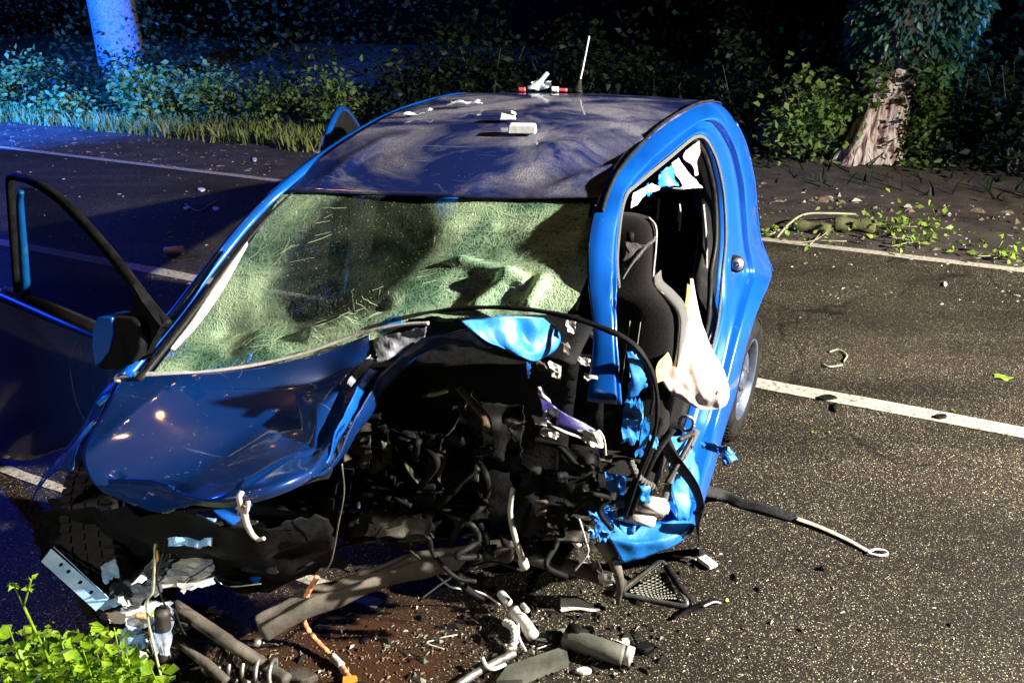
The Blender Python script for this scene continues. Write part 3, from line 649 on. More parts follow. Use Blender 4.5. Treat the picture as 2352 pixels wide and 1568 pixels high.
# steering wheel, column in the cabin
V = []; cw = np.array([.33, .80, .86]); nrm = Vector((0, .85, .45)).normalized(); fm = frame_of(nrm)
path = [tuple(cw+np.array(fm @ Vector((math.cos(a)*.18, math.sin(a)*.18, 0)))) for a in np.linspace(0, 2*PI, 25)]
V, F = tube_data(path, .014, 50, 8, cap=False); sw = mesh_obj('steering_wheel', V, F, M_black, car)
for a in (0, PI, 1.5*PI): tube('wheel_spoke', [tuple(cw), tuple(cw+np.array(fm @ Vector((math.cos(a)*.17, math.sin(a)*.17, 0))))], .014, M_black, sw, n=5)
# grey cover with torn edge lying over the seat side, and its buckle
crumple('airbag_cover', A((1432, 545, .95), (1500, 560, .98), (1465, 600, .96), (1430, 625, .95)), M_fabg, car, amp=.01)
tube('grab_strap', A((1428, 640, .94), (1450, 605, .95), (1478, 570, .97), (1507, 546, 1.0)), .006, M_fabg, car, n=20)
V, F = box_data(at(1447, 545, s=.93), (.012, .006, .014), (0, 0, .2), .3); mesh_obj('belt_buckle', V, F, M_black, car)

# curtain airbag remnants and torn inner rail -------------------------
def cloth(name, rows, m, nu=26, nv=18, amp=.012, seed=1, parent=None, ns=9): return surf(name, rows, nu, nv, m, parent or car, amp=amp, nscale=ns, solid=.0015, seed=seed, jag=.3)
cloth('curtain_airbag', [A((1575, 345, 1.55), (1608, 322, 1.62)), A((1565, 365, 1.5), (1608, 350, 1.62)), A((1588, 380, 1.5), (1600, 375, 1.6)), A((1597, 405, 1.52), (1602, 403, 1.56))], M_bag)
cloth('curtain_airbag', [A((1546, 372, 1.3), (1560, 362, 1.36)), A((1552, 400, 1.28), (1580, 395, 1.4)), A((1565, 428, 1.28), (1600, 415, 1.45)), A((1540, 436, 1.25), (1618, 432, 1.5))], M_white, seed=2)
cloth('curtain_airbag', [A((1452, 445, .98), (1500, 420, 1.1)), A((1448, 462, .95), (1515, 432, 1.14)), A((1447, 480, .92), (1490, 448, 1.1))], M_white, seed=3)
crumple('torn_inner_rail', A((1500, 405, 1.13), (1545, 372, 1.3), (1560, 430, 1.28), (1505, 436, 1.15)), M_torn, car, amp=.018, nscale=18, smooth=True)
crumple('torn_inner_rail', A((1470, 432, 1.03), (1492, 418, 1.1), (1500, 445, 1.1), (1485, 455, 1.06)), M_torn, car, amp=.012, nscale=18, smooth=True)

# hanging driver airbag -----------------------------------------------
def bag():
    rowsL = [(1585, 640, 1.30), (1583, 690, 1.28), (1552, 745, 1.20), (1514, 800, 1.10), (1508, 845, 1.06), (1530, 890, 1.04), (1580, 925, 1.08), (1600, 936, 1.08)]
    rowsR = [(1592, 640, 1.32), (1603, 700, 1.32), (1614, 745, 1.30), (1634, 800, 1.26), (1662, 850, 1.22), (1674, 895, 1.18), (1668, 925, 1.15), (1650, 935, 1.12)]
    L, Rr = crm(A(*rowsL), 90), crm(A(*rowsR), 90); V = []; k = 90
    for i in range(90):
        c = (L[i]+Rr[i])/2; h = (Rr[i]-L[i])/2; u = i/89
        dep = np.array([.25, -1, 0])*np.linalg.norm(h)*.40
        for q in range(k):
            th = 2*PI*q/k; f = 1+.22*math.sin(th*4+u*5)*math.sin(u*PI)**.6+.10*math.sin(th*9-u*7)
            p = c+h*math.cos(th)+dep*math.sin(th)*f
            rd = lambda sc_, k_: 1-abs(nz3(p*np.array([1.6, 1.0, .45]), sc_, k_))*2.6
            d = (rd(9, 4)*.008+rd(19, 2)*.004+nz3(p, 30, 3)*.004)*min(1, u*2.5); V.append(p+np.array([d*.45, -d, d*.2]))
    F = grid_faces(90, k, 0, True)+[tuple(range(k))[::-1], tuple(89*k+q for q in range(k))]
    o = mesh_obj('driver_airbag', V, F, M_bag, car)
    tube('airbag_seam', [V[i*k+66]+np.array([0, -.003, 0]) for i in range(20, 88, 4)], .0025, M_bag, o, n=60)
    V, F = tube_data([at(1645, 902, s=1.0)+np.array([0, -.01, 0]), at(1650, 898, s=1.0)], .004, 4, 8); mesh_obj('airbag_tag', V, F, M_red, o)
bag()
cloth('airbag_lining', [A((1545, 795, 1.12), (1548, 800, 1.12)), A((1515, 828, 1.02), (1550, 822, 1.1)), A((1502, 850, 1.0), (1545, 848, 1.08)), A((1505, 878, 1.0), (1530, 872, 1.04))], M_bagy, seed=6)
ribbon('airbag_strap', A((1583, 650, 1.30), (1577, 700, 1.24), (1560, 760, 1.18), (1530, 815, 1.1), (1515, 840, 1.05)), .008, M_bagy, car, n=24, nrm=(.3, -1, .2))

# rubber seal hanging in a big loop in front of the pillar -------------
tube('loose_door_seal', A((900, 735, .36), (1000, 715, .42), (1100, 706, .44), (1200, 709, .45), (1300, 726, .44), (1380, 752, .42), (1440, 780, .41), (1480, 820, .42), (1502, 870, .45), (1510, 930, .46), (1502, 1000, .47), (1470, 1085, .52), (1436, 1185, .58)), lambda u: .0075+.003*math.sin(u*PI)+.0012*math.sin(u*60), M_black, car, n=150, k=10, flat=.6)
tube('loose_door_seal', A((1448, 790, .42), (1485, 838, .50), (1500, 900, .54), (1494, 950, .56)), .005, M_rub, car, n=60)
tube('inner_seal', A((1600, 990, 1.1), (1580, 1030, 1.0), (1548, 1080, .92), (1530, 1130, .86), (1520, 1180, .8)), .012, M_fabg, car, n=50, flat=.6)

# sill nose, crushed pillar foot ---------------------------------------
surf('sill_nose', [A((1385, 1188, .72), (1450, 1205, .76), (1530, 1200, .84), (1560, 1188, .90)), A((1392, 1225, .70), (1460, 1238, .73), (1540, 1225, .80), (1585, 1200, .90)), A((1405, 1245, .69), (1470, 1250, .72), (1545, 1236, .79), (1592, 1205, .90)), A((1430, 1292, .70), (1500, 1272, .76), (1560, 1245, .83), (1600, 1190, 1.0))], 18, 40, M_torn, car, amp=.005, nscale=12, solid=.003)
crumple('crushed_sill', A((1520, 1000, .95), (1600, 985, 1.12), (1610, 1140, 1.0), (1540, 1160, .9)), M_torn, car, nu=12, nv=12, amp=.02, nscale=9, smooth=True)
crumple('crushed_sill', A((1530, 1080, .9), (1590, 1070, 1.0), (1580, 1200, .9), (1555, 1195, .87)), M_torn, car, nu=10, nv=10, amp=.016, nscale=14, smooth=True)
crumple('pillar_foot', A((1436, 790, .46), (1478, 830, .5), (1488, 890, .52), (1440, 935, .48)), M_torn, car, nu=12, nv=10, amp=.018, nscale=16, smooth=True)
crumple('pillar_foot', A((1436, 905, .47), (1480, 915, .5), (1470, 1010, .54), (1420, 1030, .5)), M_torn, car, nu=10, nv=10, amp=.02, nscale=20)
crumple('torn_flange', A((1392, 1080, .60), (1438, 1085, .64), (1440, 1150, .66), (1382, 1190, .64)), M_torn, car, nu=12, nv=12, amp=.022, nscale=16)
crumple('torn_flange', A((1360, 1190, .60), (1400, 1160, .62), (1420, 1230, .66), (1370, 1250, .62)), M_torn, car, nu=9, nv=9, amp=.02, nscale=22)
crumple('torn_bracket', A((1600, 1010, 1.02), (1650, 1018, 1.0), (1655, 1045, .98), (1610, 1030, 1.0)), M_torn, car, amp=.02, nscale=25)
tb = crumple('torn_bracket', A((1640, 1015, .98), (1672, 1025, .98), (1702, 1055, .96), (1665, 1075, .94)), M_torn, car, amp=.025, nscale=28)
crumple('torn_bracket', A((1455, 1050, .6), (1480, 960, .56), (1500, 965, .58), (1478, 1060, .64)), M_torn, car, amp=.012, nscale=20)
V = [tuple(at(1577, 972, s=.92)+np.array([.022*math.cos(a), .004*math.sin(3*a), .026*math.sin(a)])) for a in np.linspace(0, 2*PI, 14)]
tube('torn_hinge_ring', V, .006, M_steel, car, n=40)
tube('check_strap', A((1560, 1010, .85), (1590, 1000, .95), (1560, 1060, .86), (1530, 1110, .8)), .009, M_dsteel, car, n=24)
for pth in (((1545, 985, .8), (1500, 1050, .72), (1470, 1120, .68), (1445, 1180, .66)), ((1520, 960, .7), (1490, 1040, .64), (1450, 1130, .6), (1425, 1180, .6))): tube('pillar_bar', A(*pth), .014, M_black, car, n=20, flat=.6)
# ribbed cable sleeve
def ribbed(name, path, r, m, parent=None, n=160, waves=22, loc=None): return tube(name, path, lambda u: r*(1+.16*math.sin(u*waves*2*PI)), m, parent, n=n, loc=loc)
ribbed('ribbed_sleeve', A((1448, 1060, .60), (1462, 1090, .60), (1480, 1108, .61), (1500, 1118, .63)), .011, M_fabg, car, waves=10)
V, F, _ = join([box_data(at(1500, 1160, s=.8), (.05, .03, .022), (0, .2, .3), .5), box_data(at(1470, 1190, s=.76), (.05, .025, .012), (0, .1, .1), .4)]); mesh_obj('pedal_box', V, F, M_pale, car)

# torn fender skin next to the screen -----------------------------------
surf('torn_fender', [A((1058, 738, .20), (1130, 727, .27), (1200, 726, .34), (1246, 730, .40)), A((1082, 757, .20), (1145, 757, .26), (1205, 765, .33), (1284, 764, .44)), A((1106, 777, .21), (1160, 792, .26), (1210, 802, .32), (1280, 797, .42)), A((1133, 792, .23), (1180, 810, .28), (1215, 828, .32), (1242, 824, .37))], 26, 34, M_torn, car, amp=.006, nscale=9, solid=.003,
     fn=lambda u, v, p: .022*math.exp(-((v-.66-.08*u)/.07)**2)*math.sin(min(1, u*1.3)*PI)+.01*math.exp(-((v-.25)/.1)**2))
crumple('fender_strip', A((1205, 826, .28), (1222, 830, .29), (1218, 870, .28), (1208, 872, .28)), M_torn, car, nu=7, nv=4, amp=.004)
surf('liner_strip', [A((1240, 885, .45), (1265, 925, .5), (1300, 950, .52), (1350, 975, .55), (1388, 1000, .56)), A((1236, 905, .44), (1252, 958, .49), (1290, 985, .5), (1340, 1012, .52), (1385, 1048, .55))], 10, 34, M_purp, car, amp=.006, nscale=14, solid=.002)
tube('liner_edge', A((1238, 888, .45), (1243, 905, .44), (1262, 925, .5), (1250, 960, .485), (1290, 988, .49), (1335, 1005, .51), (1355, 1020, .52), (1375, 990, .545), (1388, 1010, .55), (1392, 1048, .55)), .005, M_cream, car, n=90, flat=.5)
crumple('liner_end', A((1325, 985, .51), (1382, 982, .53), (1392, 1030, .54), (1352, 1026, .51)), M_cream, car, amp=.014, nscale=20)
for c4_, sd in (((1245, 840, 1), 1), ((1275, 850, 1), 2), ((1340, 830, 3), 3), ((1300, 800, 2), 4), ((1355, 865, 2), 5), ((1310, 745, 2), 6), ((1390, 1050, 0), 7), ((1240, 965, 0), 8), ((1260, 995, 0), 9)):
    x, y, _k = c4_; w, h = 14+14*rng.rand(), 12+14*rng.rand()
    crumple('metal_scrap', A((x-w, y-h, .44), (x+w, y-h*.4, .46), (x+w*.8, y+h, .44), (x-w*.5, y+h*.6, .42)), (M_steel, M_dsteel, M_pale)[sd % 3], car, nu=6, nv=6, amp=.014, nscale=30, seed=sd)

# bonnet -----------------------------------------------------------------
hood_rows = [
    A((283, 866, .05), (400, 862, .08), (520, 852, .13), (620, 836, .18), (710, 812, .22), (790, 785, .26), (845, 765, .28)),
    A((262, 905, -.01), (390, 905, .02), (520, 895, .07), (620, 880, .11), (700, 862, .14), (775, 835, .17), (840, 812, .22)),
    A((235, 955, -.07), (370, 955, -.05), (500, 950, -.02), (610, 940, .02), (690, 945, .05), (750, 925, .08), (815, 880, .15)),
    A((205, 1005, -.13), (350, 1015, -.13), (490, 1020, -.12), (600, 1015, -.10), (680, 1015, -.07), (735, 1005, -.02), (790, 950, .06)),
    A((190, 1060, -.20), (340, 1080, -.22), (480, 1085, -.23), (590, 1080, -.22), (670, 1065, -.18), (725, 1048, -.10), (765, 1000, -.02)),
    A((212, 1115, -.27), (335, 1140, -.31), (470, 1142, -.33), (580, 1128, -.31), (660, 1105, -.26), (715, 1078, -.18), (748, 1045, -.09)),
    A((232, 1138, -.27), (340, 1164, -.31), (460, 1170, -.33), (575, 1152, -.31), (655, 1127, -.26), (712, 1096, -.19), (745, 1068, -.10))]
hd1 = (at(560, 915, s=.06), at(715, 1020, s=-.07)); hd2 = (at(668, 865, s=.12), at(722, 1018, s=-.07)); hd3 = (at(785, 870, s=.14), at(722, 1020, s=-.07))
dc = np.array(at(722, 915, s=.08))
tri = [np.array(at(*q[:2], s=q[2]))[:2] for q in ((660, 862, .13), (792, 868, .14), (722, 1024, -.07))]
def bary(p):
    a, b, c = tri; m = np.array([[a[0]-c[0], b[0]-c[0]], [a[1]-c[1], b[1]-c[1]]]); l = np.linalg.solve(m, p[:2]-c); return min(l[0], l[1], 1-l[0]-l[1])
rg = (at(300, 1135, s=-.30), at(770, 800, s=.25)); rg2 = (at(720, 1020, s=-.07), at(560, 1100, s=-.29)); rg3 = (at(255, 1090, s=-.22), at(360, 1168, s=-.32))
def hood_fn(u, v, p):
    d = -.11*max(0, bary(p))*1.0
    q, k = dseg(p, *rg); d += .070*max(0, 1-math.sqrt(q*q+.0016)/.28)  # ridge added to the shape so the bonnet's left side turns dark
    for (a, b), h, w in ((rg2, -.010, .020), (rg3, .006, .018)):
        q, k = dseg(p, a, b); d += h*max(0, 1-q/w)
    return (d+.003*nz3(p, 4, 1)+.0004*nz3(p, 12, 1))*min(1, u*8+.15)
hood = surf('bonnet', hood_rows, 100, 120, M_paint_shaded, car, fn=hood_fn, solid=.004)
# pale folded rear lip of the bonnet
HR = [(270, 878, .03), (283, 862, .05), (400, 860, .085), (520, 848, .135), (620, 831, .185), (710, 807, .225), (790, 778, .265), (860, 757, .29), (930, 745, .31), (985, 742, .32)]
tube('bonnet_lip', A(*HR), lambda u: .010 if u < .25 else .0055, M_pale, hood, n=110, flat=.7)
# folded flange and torn tail of the bonnet arching over to the fender
M_scuff = simple('scuffed_dark_metal', (.05, .055, .075), (.26, .27, .31), 9, rough=.5, metal=.3, bump=.5)
surf('bonnet_flange', [A((745, 1066, -.10), (765, 1003, -.02), (792, 950, .06), (818, 885, .15), (842, 845, .20)), A((758, 1060, -.05), (783, 1003, .03), (812, 948, .11), (840, 885, .19), (868, 850, .24))], 8, 34, M_paint, hood, amp=.006, nscale=14, solid=.003)
surf('bonnet_fold', [A((715, 1094, -.19), (760, 1062, -.06), (815, 950, .10), (868, 862, .23), (930, 800, .30), (1000, 768, .32), (1085, 752, .33)), A((742, 1088, -.10), (800, 1020, .08), (850, 940, .20), (900, 870, .30), (960, 815, .35), (1040, 790, .36), (1130, 798, .33))], 12, 60, M_paint_shaded, hood, amp=.012, nscale=8, solid=.003)
crumple('bonnet_tear', A((850, 778, .28), (985, 745, .32), (975, 775, .33), (868, 842, .24)), M_scuff, hood, nu=14, nv=20, amp=.014, nscale=16)
crumple('bonnet_tear', A((790, 880, .10), (848, 812, .22), (862, 832, .23), (800, 895, .10)), M_scuff, hood, nu=10, nv=14, amp=.008, nscale=16)
crumple('wiper_cowl', A((915, 740, .36), (985, 728, .37), (1075, 735, .35), (960, 748, .34)), M_black, car, amp=.01)
surf('torn_cowl', [A((860, 755, .34), (895, 728, .38), (920, 722, .39)), A((868, 762, .32), (900, 745, .35), (925, 742, .36))], 6, 12, M_torn, car, amp=.006, solid=.002)
surf('under_bonnet', [[p+np.array([0, .03, -.03]) for p in A((283, 866, .05), (520, 852, .13), (790, 785, .26))], [p+np.array([0, .05, -.10]) for p in A((205, 1005, -.13), (490, 1020, -.12), (735, 1005, -.02))], [p+np.array([0, .03, -.02]) for p in A((232, 1138, -.25), (460, 1170, -.3), (712, 1096, -.17))]], 10, 16, M_black, car, amp=.01, solid=.003)

# far front fender and what is left of the front ---------------------------
surf('far_fender', [A((280, 868, .05), (255, 905, 0), (225, 960, -.07), (185, 1020, -.15), (170, 1080, -.22)), A((262, 880, .06), (225, 925, 0), (190, 985, -.06), (150, 1040, -.12), (120, 1090, -.16)), A((250, 900, .1), (190, 990, .02), (130, 1060, -.05), (90, 1110, -.08), (70, 1160, -.1))], 12, 30, M_paint_shaded, car, amp=.008, nscale=8, solid=.003)
for a, b in (((222, 925, -.02), (250, 905, .0)), ((172, 1022, -.13), (215, 965, -.07))):
    pa, pb = at(*a[:2], s=a[2]), at(*b[:2], s=b[2]); surf('torn_fender_edge', [[pa, (pa+pb)/2+np.array([0, 0, .004]), pb], [pa+np.array([.022, -.012, -.002]), (pa+pb)/2+np.array([.026, -.01, .004]), pb+np.array([.010, 0, 0])]], 4, 10, M_torn, car, solid=.002)
surf('lower_apron', [A((90, 1150, .05), (330, 1170, -.1), (560, 1190, -.05), (760, 1180, .15)), A((70, 1240, .1), (300, 1260, .05), (560, 1290, .1), (780, 1260, .25)), A((100, 1330, .2), (320, 1320, .15), (600, 1350, .25), (820, 1310, .35))], 16, 34, M_black, car, amp=.035, nscale=7, solid=.003, jag=.8)

def wheel(name, c, rot, parent, flat=0):
    e = link(bpy.data.objects.new(name, None), parent); e.location = tuple(c); e.rotation_euler = rot; e.empty_display_size = .1
    # axis along local x; outer face at +x
    prof = [(-.075, .19), (-.085, .22), (-.082, .255), (-.066, .276), (-.03, .282), (.03, .282), (.066, .276), (.082, .255), (.085, .22), (.075, .19)]
    K = 60; V = [(x, r*math.cos(2*PI*q/K), r*math.sin(2*PI*q/K)) for x, r in prof for q in range(K)]
    t = mesh_obj('tyre', V, grid_faces(len(prof), K, 0, True), M_tyre, e)
    V, F = [], []
    for q in range(60):                                   # tread blocks
        a = 2*PI*q/60
        for x0 in (-.058, -.02, .02, .058):
            d = box_data((0, 0, 0), (.014, .0095, .004), (0, 0, .2), 0); o = len(V); ca, sa = math.cos(a), math.sin(a)
            for v in d[0]: V.append((v[0]+x0, (v[2]+.283)*ca-v[1]*sa, (v[2]+.283)*sa+v[1]*ca))
            F += [tuple(i+o for i in f) for f in d[1]]
    tb = mesh_obj('tread', V, F, M_tyre, t, smooth=False); tb['kind'] = 'stuff'
    prof = [(.070, .192), (.078, .186), (.072, .178), (.045, .172), (.028, .160), (.030, .145), (.050, .125), (.058, .10), (.052, .075), (.040, .055), (.062, .042), (.066, .02), (.066, .001)]
    K = 64; V = [(x, r*math.cos(2*PI*q/K), r*math.sin(2*PI*q/K)) for x, r in prof for q in range(K)]
    mesh_obj('rim', V, grid_faces(len(prof), K, 0, True), M_rim, e, solid=.004)
    hv, hf = [], []
    for q in range(15):
        a = 2*PI*q/15; c_ = np.array([.044, .137*math.cos(a), .137*math.sin(a)]); dd = tube_data([c_+np.array([-.012, 0, 0]), c_+np.array([.004, 0, 0])], .0085, 3, 10); o = len(hv); hv += dd[0]; hf += [tuple(i+o for i in f) for f in dd[1]]
    hh = mesh_obj('rim_hole', hv, hf, M_black, e); hh['kind'] = 'stuff'
    for q in range(4):
        a = 2*PI*q/4+.3; c_ = np.array([.05, .06*math.cos(a), .06*math.sin(a)]); V, F = tube_data([c_, c_+np.array([.016, 0, 0])], .009, 3, 6); mesh_obj('wheel_nut', V, F, M_steel, e, smooth=False)
    return e
wheel('rear_wheel', (.775, 2.15, .285), (0, .03, -.13), car)
wheel('rear_wheel', (-.71, 2.34, .285), (0, 0, PI), car)
wheel('front_wheel', (-.90, .20, .285), (0, .15, PI+.5), car)

# antenna
ab = R(1328, 208, 2.28); ab = np.array([ab[0], 2.28, ab[2]-.002])
an = tube('antenna_base', [ab+np.array([0, -.02, -.01]), ab+np.array([0, 0, .02]), ab+np.array([.003, .012, .05])], lambda u: .020*(1-u)+.007, M_rub, car, n=14)
tube('antenna_mast', [ab+np.array([.003, .012, .04]), at(1340, 150, s=2.33), at(1353, 84, s=2.40)], .0045, M_pale, an, n=14)

# opened far front door ------------------------------------------------------
dh = np.array([-.668, .145, 0]); dd_ = np.array([-.945, .409, 0]); dd_ /= np.linalg.norm(dd_); dn = np.array([dd_[1], -dd_[0], 0])
def DR(x, y, off=0): return at(x, y, pl=(dh, dn))+dn*off
door = link(bpy.data.objects.new('open_front_door', None), car); door.location = (0, 0, 0)
surf('door_panel', [[DR(4, 662), DR(80, 695), DR(160, 730), DR(330, 800)], [DR(-20, 760, -.02), DR(80, 790, -.03), DR(160, 810, -.03), DR(320, 850, -.02)], [DR(-30, 900, -.02), DR(60, 930, -.03), DR(150, 930, -.03), DR(290, 930, -.02)], [DR(-20, 1030, 0), DR(60, 1040), DR(110, 1035), DR(200, 985)]], 20, 24, M_paint_shaded, door, solid=.05)
tube('window_frame', [DR(40, 668), DR(32, 560), DR(26, 470), DR(23, 420), DR(30, 405), DR(80, 420), DR(140, 460), DR(200, 520), DR(260, 590), DR(310, 655), DR(350, 708), DR(384, 745)], .015, M_black, door, n=130, flat=.75)
tube('window_channel', [DR(60, 675), DR(52, 560), DR(46, 470), DR(48, 440)], lambda u: .016-.007*u, M_torn, door, n=30)
tube('belt_moulding', [DR(14, 667), DR(110, 702), DR(215, 748), DR(300, 785)], .017, M_rust, door, n=30)
mesh_obj('mirror_sail', [DR(322, 650), DR(345, 690), DR(386, 745), DR(340, 830), DR(322, 790)], [(0, 1, 2, 3, 4)], M_black, door, smooth=False, solid=.02)
def glass_mat():
    m, t, p = new_mat('tinted_window'); tr = t.nodes.new('ShaderNodeBsdfTransparent'); tr.inputs[0].default_value = (.55, .62, .62, 1)
    gg = t.nodes.new('ShaderNodeBsdfGlossy'); gg.inputs['Roughness'].default_value = .03
    m0 = t.nodes.new('ShaderNodeMixShader'); m0.inputs[0].default_value = .07; t.links.new(tr.outputs[0], m0.inputs[1]); t.links.new(gg.outputs[0], m0.inputs[2]); t.links.new(m0.outputs[0], t.nodes['Material Output'].inputs[0]); return m
M_glass = glass_mat()
mesh_obj('door_window', [DR(46, 430), DR(52, 560), DR(60, 678), DR(215, 745), DR(322, 775), DR(322, 670), DR(260, 595), DR(200, 525), DR(140, 468), DR(90, 434)], [tuple(range(10))], M_glass, door, smooth=False, solid=.003)
def pod(name, px, s0, dep, m, parent, bev):
    fr_ = [at(x, y, s=s0) for x, y in px]; c_ = np.mean(fr_, axis=0); bk_ = [c_+(p-c_)*.86+np.array([0, dep, 0]) for p in fr_]; n = len(fr_)
    o = mesh_obj(name, fr_+bk_, [tuple(range(n)), tuple(range(n, 2*n))[::-1]]+[(i, n+i, n+(i+1) % n, (i+1) % n) for i in range(n)], m, parent, True)
    md = o.modifiers.new('edge', 'BEVEL'); md.width = bev; md.segments = 4; md.limit_method = 'NONE'; return o
mir = pod('wing_mirror', [(224, 730), (262, 727), (302, 731), (321, 746), (323, 800), (304, 838), (262, 850), (236, 852), (222, 842), (213, 800), (214, 752)], .03, .09, M_black, door, .012)
pod('mirror_cap', [(211, 752), (222, 729), (257, 730), (259, 768), (250, 806), (232, 834), (217, 842), (209, 800)], .022, .085, M_paint, mir, .006)
tube('mirror_arm', [at(312, 790, s=.08), DR(338, 800)], .022, M_black, mir, n=8)
V, F = box_data(DR(40, 785, -.06), (.05, .012, .014), (0, 0, -.4), .4); mesh_obj('door_handle', V, F, M_black, door)
# opened far rear door
rdh = np.array([-.72, 1.28, 0]); rdd = np.array([-.40, .80, 0]); rdd /= np.linalg.norm(rdd); rdn = np.array([rdd[1], -rdd[0], 0])
def RDp(x, y, off=0): return at(x, y, pl=(rdh, rdn))+rdn*off
rdoor = link(bpy.data.objects.new('open_rear_door', None), car)
tube('window_frame', [RDp(745, 345), RDp(755, 300), RDp(775, 258), RDp(787, 250), RDp(803, 262), RDp(830, 302), RDp(860, 345)], .016, M_paint, rdoor, n=60)
mesh_obj('door_window', [RDp(748, 345), RDp(758, 300), RDp(778, 262), RDp(788, 256), RDp(801, 266), RDp(828, 305), RDp(858, 345)], [tuple(range(7))], M_black, rdoor, smooth=False, solid=.004)
surf('door_panel', [[RDp(742, 345), RDp(800, 345), RDp(870, 345)], [(-1.06, 2.0, .8), (-.9, 1.66, .8), (-.76, 1.3, .8)], [(-1.02, 2.0, .3), (-.88, 1.66, .3), (-.75, 1.3, .3)]], 10, 10, M_paint, rdoor, solid=.03)

# engine bay wreckage --------------------------------------------------------
beam_c = [at(595, 1450, z=.16), at(700, 1390, z=.19), at(850, 1335, z=.21), at(1000, 1290, z=.22), at(1180, 1262, z=.24)]
def channel(name, path, w, h, m, parent, n=40, amp=.006):
    P = crm(path, n); T = np.gradient(P, axis=0); T /= np.linalg.norm(T, axis=1, keepdims=True); V = []
    sec = [(-w, -h), (-w, h), (-w*.6, h*1.1), (-w*.4, h*.6), (w*.4, h*.6), (w*.6, h*1.1), (w, h), (w, -h), (w*.5, -h*1.1), (-w*.5, -h*1.1)]
    for i in range(n):
        sd = np.cross(T[i], (0, 0, 1)); sd /= np.linalg.norm(sd); u2 = np.cross(sd, T[i])
        for a, b in sec:
            p = P[i]+sd*a+u2*b; V.append(p+np.array([nz3(p, 9, 1), nz3(p, 9, 2), nz3(p, 9, 3)])*amp)
    k = len(sec); return mesh_obj(name, V, grid_faces(n, k, 0, True)+[tuple(range(k))[::-1], tuple((n-1)*k+q for q in range(k))], m, parent, smooth=False)
bo = channel('subframe_beam', beam_c, .034, .030, M_rust, car, amp=.014); bo.data.polygons.foreach_set('use_smooth', [True]*len(bo.data.polygons)); mdb = bo.modifiers.new('b', 'SUBSURF'); mdb.levels = mdb.render_levels = 1
tube('subframe_tube', [at(1180, 1268, z=.2), at(1260, 1290, z=.18), at(1340, 1310, z=.15), at(1430, 1345, z=.08)], .026, M_dsteel, car, n=20)
tube('drive_shaft', [at(400, 1390, z=.2), at(520, 1470, z=.14), at(610, 1530, z=.05), at(660, 1562, z=.03)], .020, M_rust, car, n=20)
tube('track_rod', [at(400, 1460, z=.12), at(470, 1520, z=.08), at(520, 1565, z=.04)], .016, M_rust, car, n=16)
tube('drop_link', A((1178, 1120, .4), (1172, 1180, .42), (1185, 1240, .45), (1205, 1300, .5)), lambda u: .007+.006*(u > .9)+.003*u, M_pale, car, n=30)
V, F, _ = join([box_data((-.30, .36, .52), (.14, .12, .15), (0, .2, .3), .3), box_data((-.10, .46, .45), (.14, .10, .14), (.2, 0, .1), .3)]); mesh_obj('engine', V, F, M_black, car)
for (x, y, s, w, h, mt, sd) in ((690, 1130, .25, 60, 50, M_black, 1), (900, 1180, .3, 110, 60, M_dsteel, 2), (1050, 1180, .4, 80, 60, M_black, 3), (1240, 1150, .5, 70, 90, M_black, 4), (1330, 1100, .55, 50, 80, M_black, 5), (950, 1060, .4, 70, 80, M_black, 6), (1120, 1000, .5, 90, 90, M_black, 7), (560, 1260, .15, 90, 60, M_black, 8), (820, 1010, .25, 35, 70, M_dsteel, 9), (1300, 1210, .55, 60, 40, M_dsteel, 10), (200, 1200, .05, 90, 60, M_black, 11), (440, 1220, -.02, 60, 40, M_blgrey, 12), (540, 1300, .15, 60, 30, M_paint, 13), (830, 1160, .3, 30, 20, M_paint, 14), (1000, 1080, .38, 18, 55, M_dsteel, 15)):
    crumple('bay_panel', A((x-w, y-h, s+.05), (x+w, y-h*.8, s+.08), (x+w*.9, y+h, s), (x-w*.9, y+h*.9, s-.03)), mt, car, nu=18, nv=18, amp=.035, nscale=12, seed=sd, jag=.6, smooth=True)
for pth, rr, mt in ((((1055, 890, .42), (1090, 930, .40), (1115, 960, .38), (1120, 990, .36)), .016, M_brown), (((975, 905, .4), (1000, 905, .4), (1030, 895, .41)), .014, M_moss), (((930, 1060, .36), (945, 1085, .36), (965, 1110, .36)), .012, M_moss), (((1085, 900, .42), (1040, 985, .40), (1010, 1010, .38)), .004, M_twig)):
    tube('bark_splinter', A(*pth), rr, mt, car, n=14, flat=.4)
def wires(lst):
    for pts, r, m in lst: tube('wire', A(*pts) if len(pts[0]) == 3 else pts, r, m, car, n=50, k=6)
wires([(((785, 1065, .05), (790, 1130, .08), (778, 1200, .12), (760, 1290, .16), (735, 1320, .18)), .0022, M_steel),
       (((1330, 1190, .52), (1345, 1240, .55), (1350, 1270, .56), (1320, 1310, .55)), .003, M_pale),
       (((480, 1310, .1), (520, 1345, .12), (600, 1340, .16)), .002, M_steel),
       (((380, 1250, -.1), (360, 1330, -.1), (400, 1420, 0), (480, 1450, .06), (530, 1530, .05)), .003, M_rub),
       (((400, 1400, .0), (430, 1460, .02), (500, 1480, .05), (560, 1560, .05)), .004, M_rub),
       (((960, 1380, .3), (1030, 1330, .4), (1120, 1290, .5), (1200, 1310, .55)), .004, M_rub),
       (((700, 1300, .2), (800, 1250, .3), (950, 1240, .35), (1100, 1225, .4)), .005, M_rub)])
rb = np.random.RandomState(77)
for q in range(16):
    x, y = rb.uniform(760, 1380), rb.uniform(930, 1250); s0_ = .22+(x-760)/620*.32; pts_ = [at(x, y, s=s0_)]
    for w_ in range(4): x += rb.uniform(-50, 60); y += rb.uniform(-10, 55); pts_.append(at(x, y, s=s0_+rb.uniform(-.06, .06)))
    tube('hose', pts_, rb.uniform(.005, .013), (M_black, M_black, M_rub, M_black)[q % 4], car, n=40, k=7)
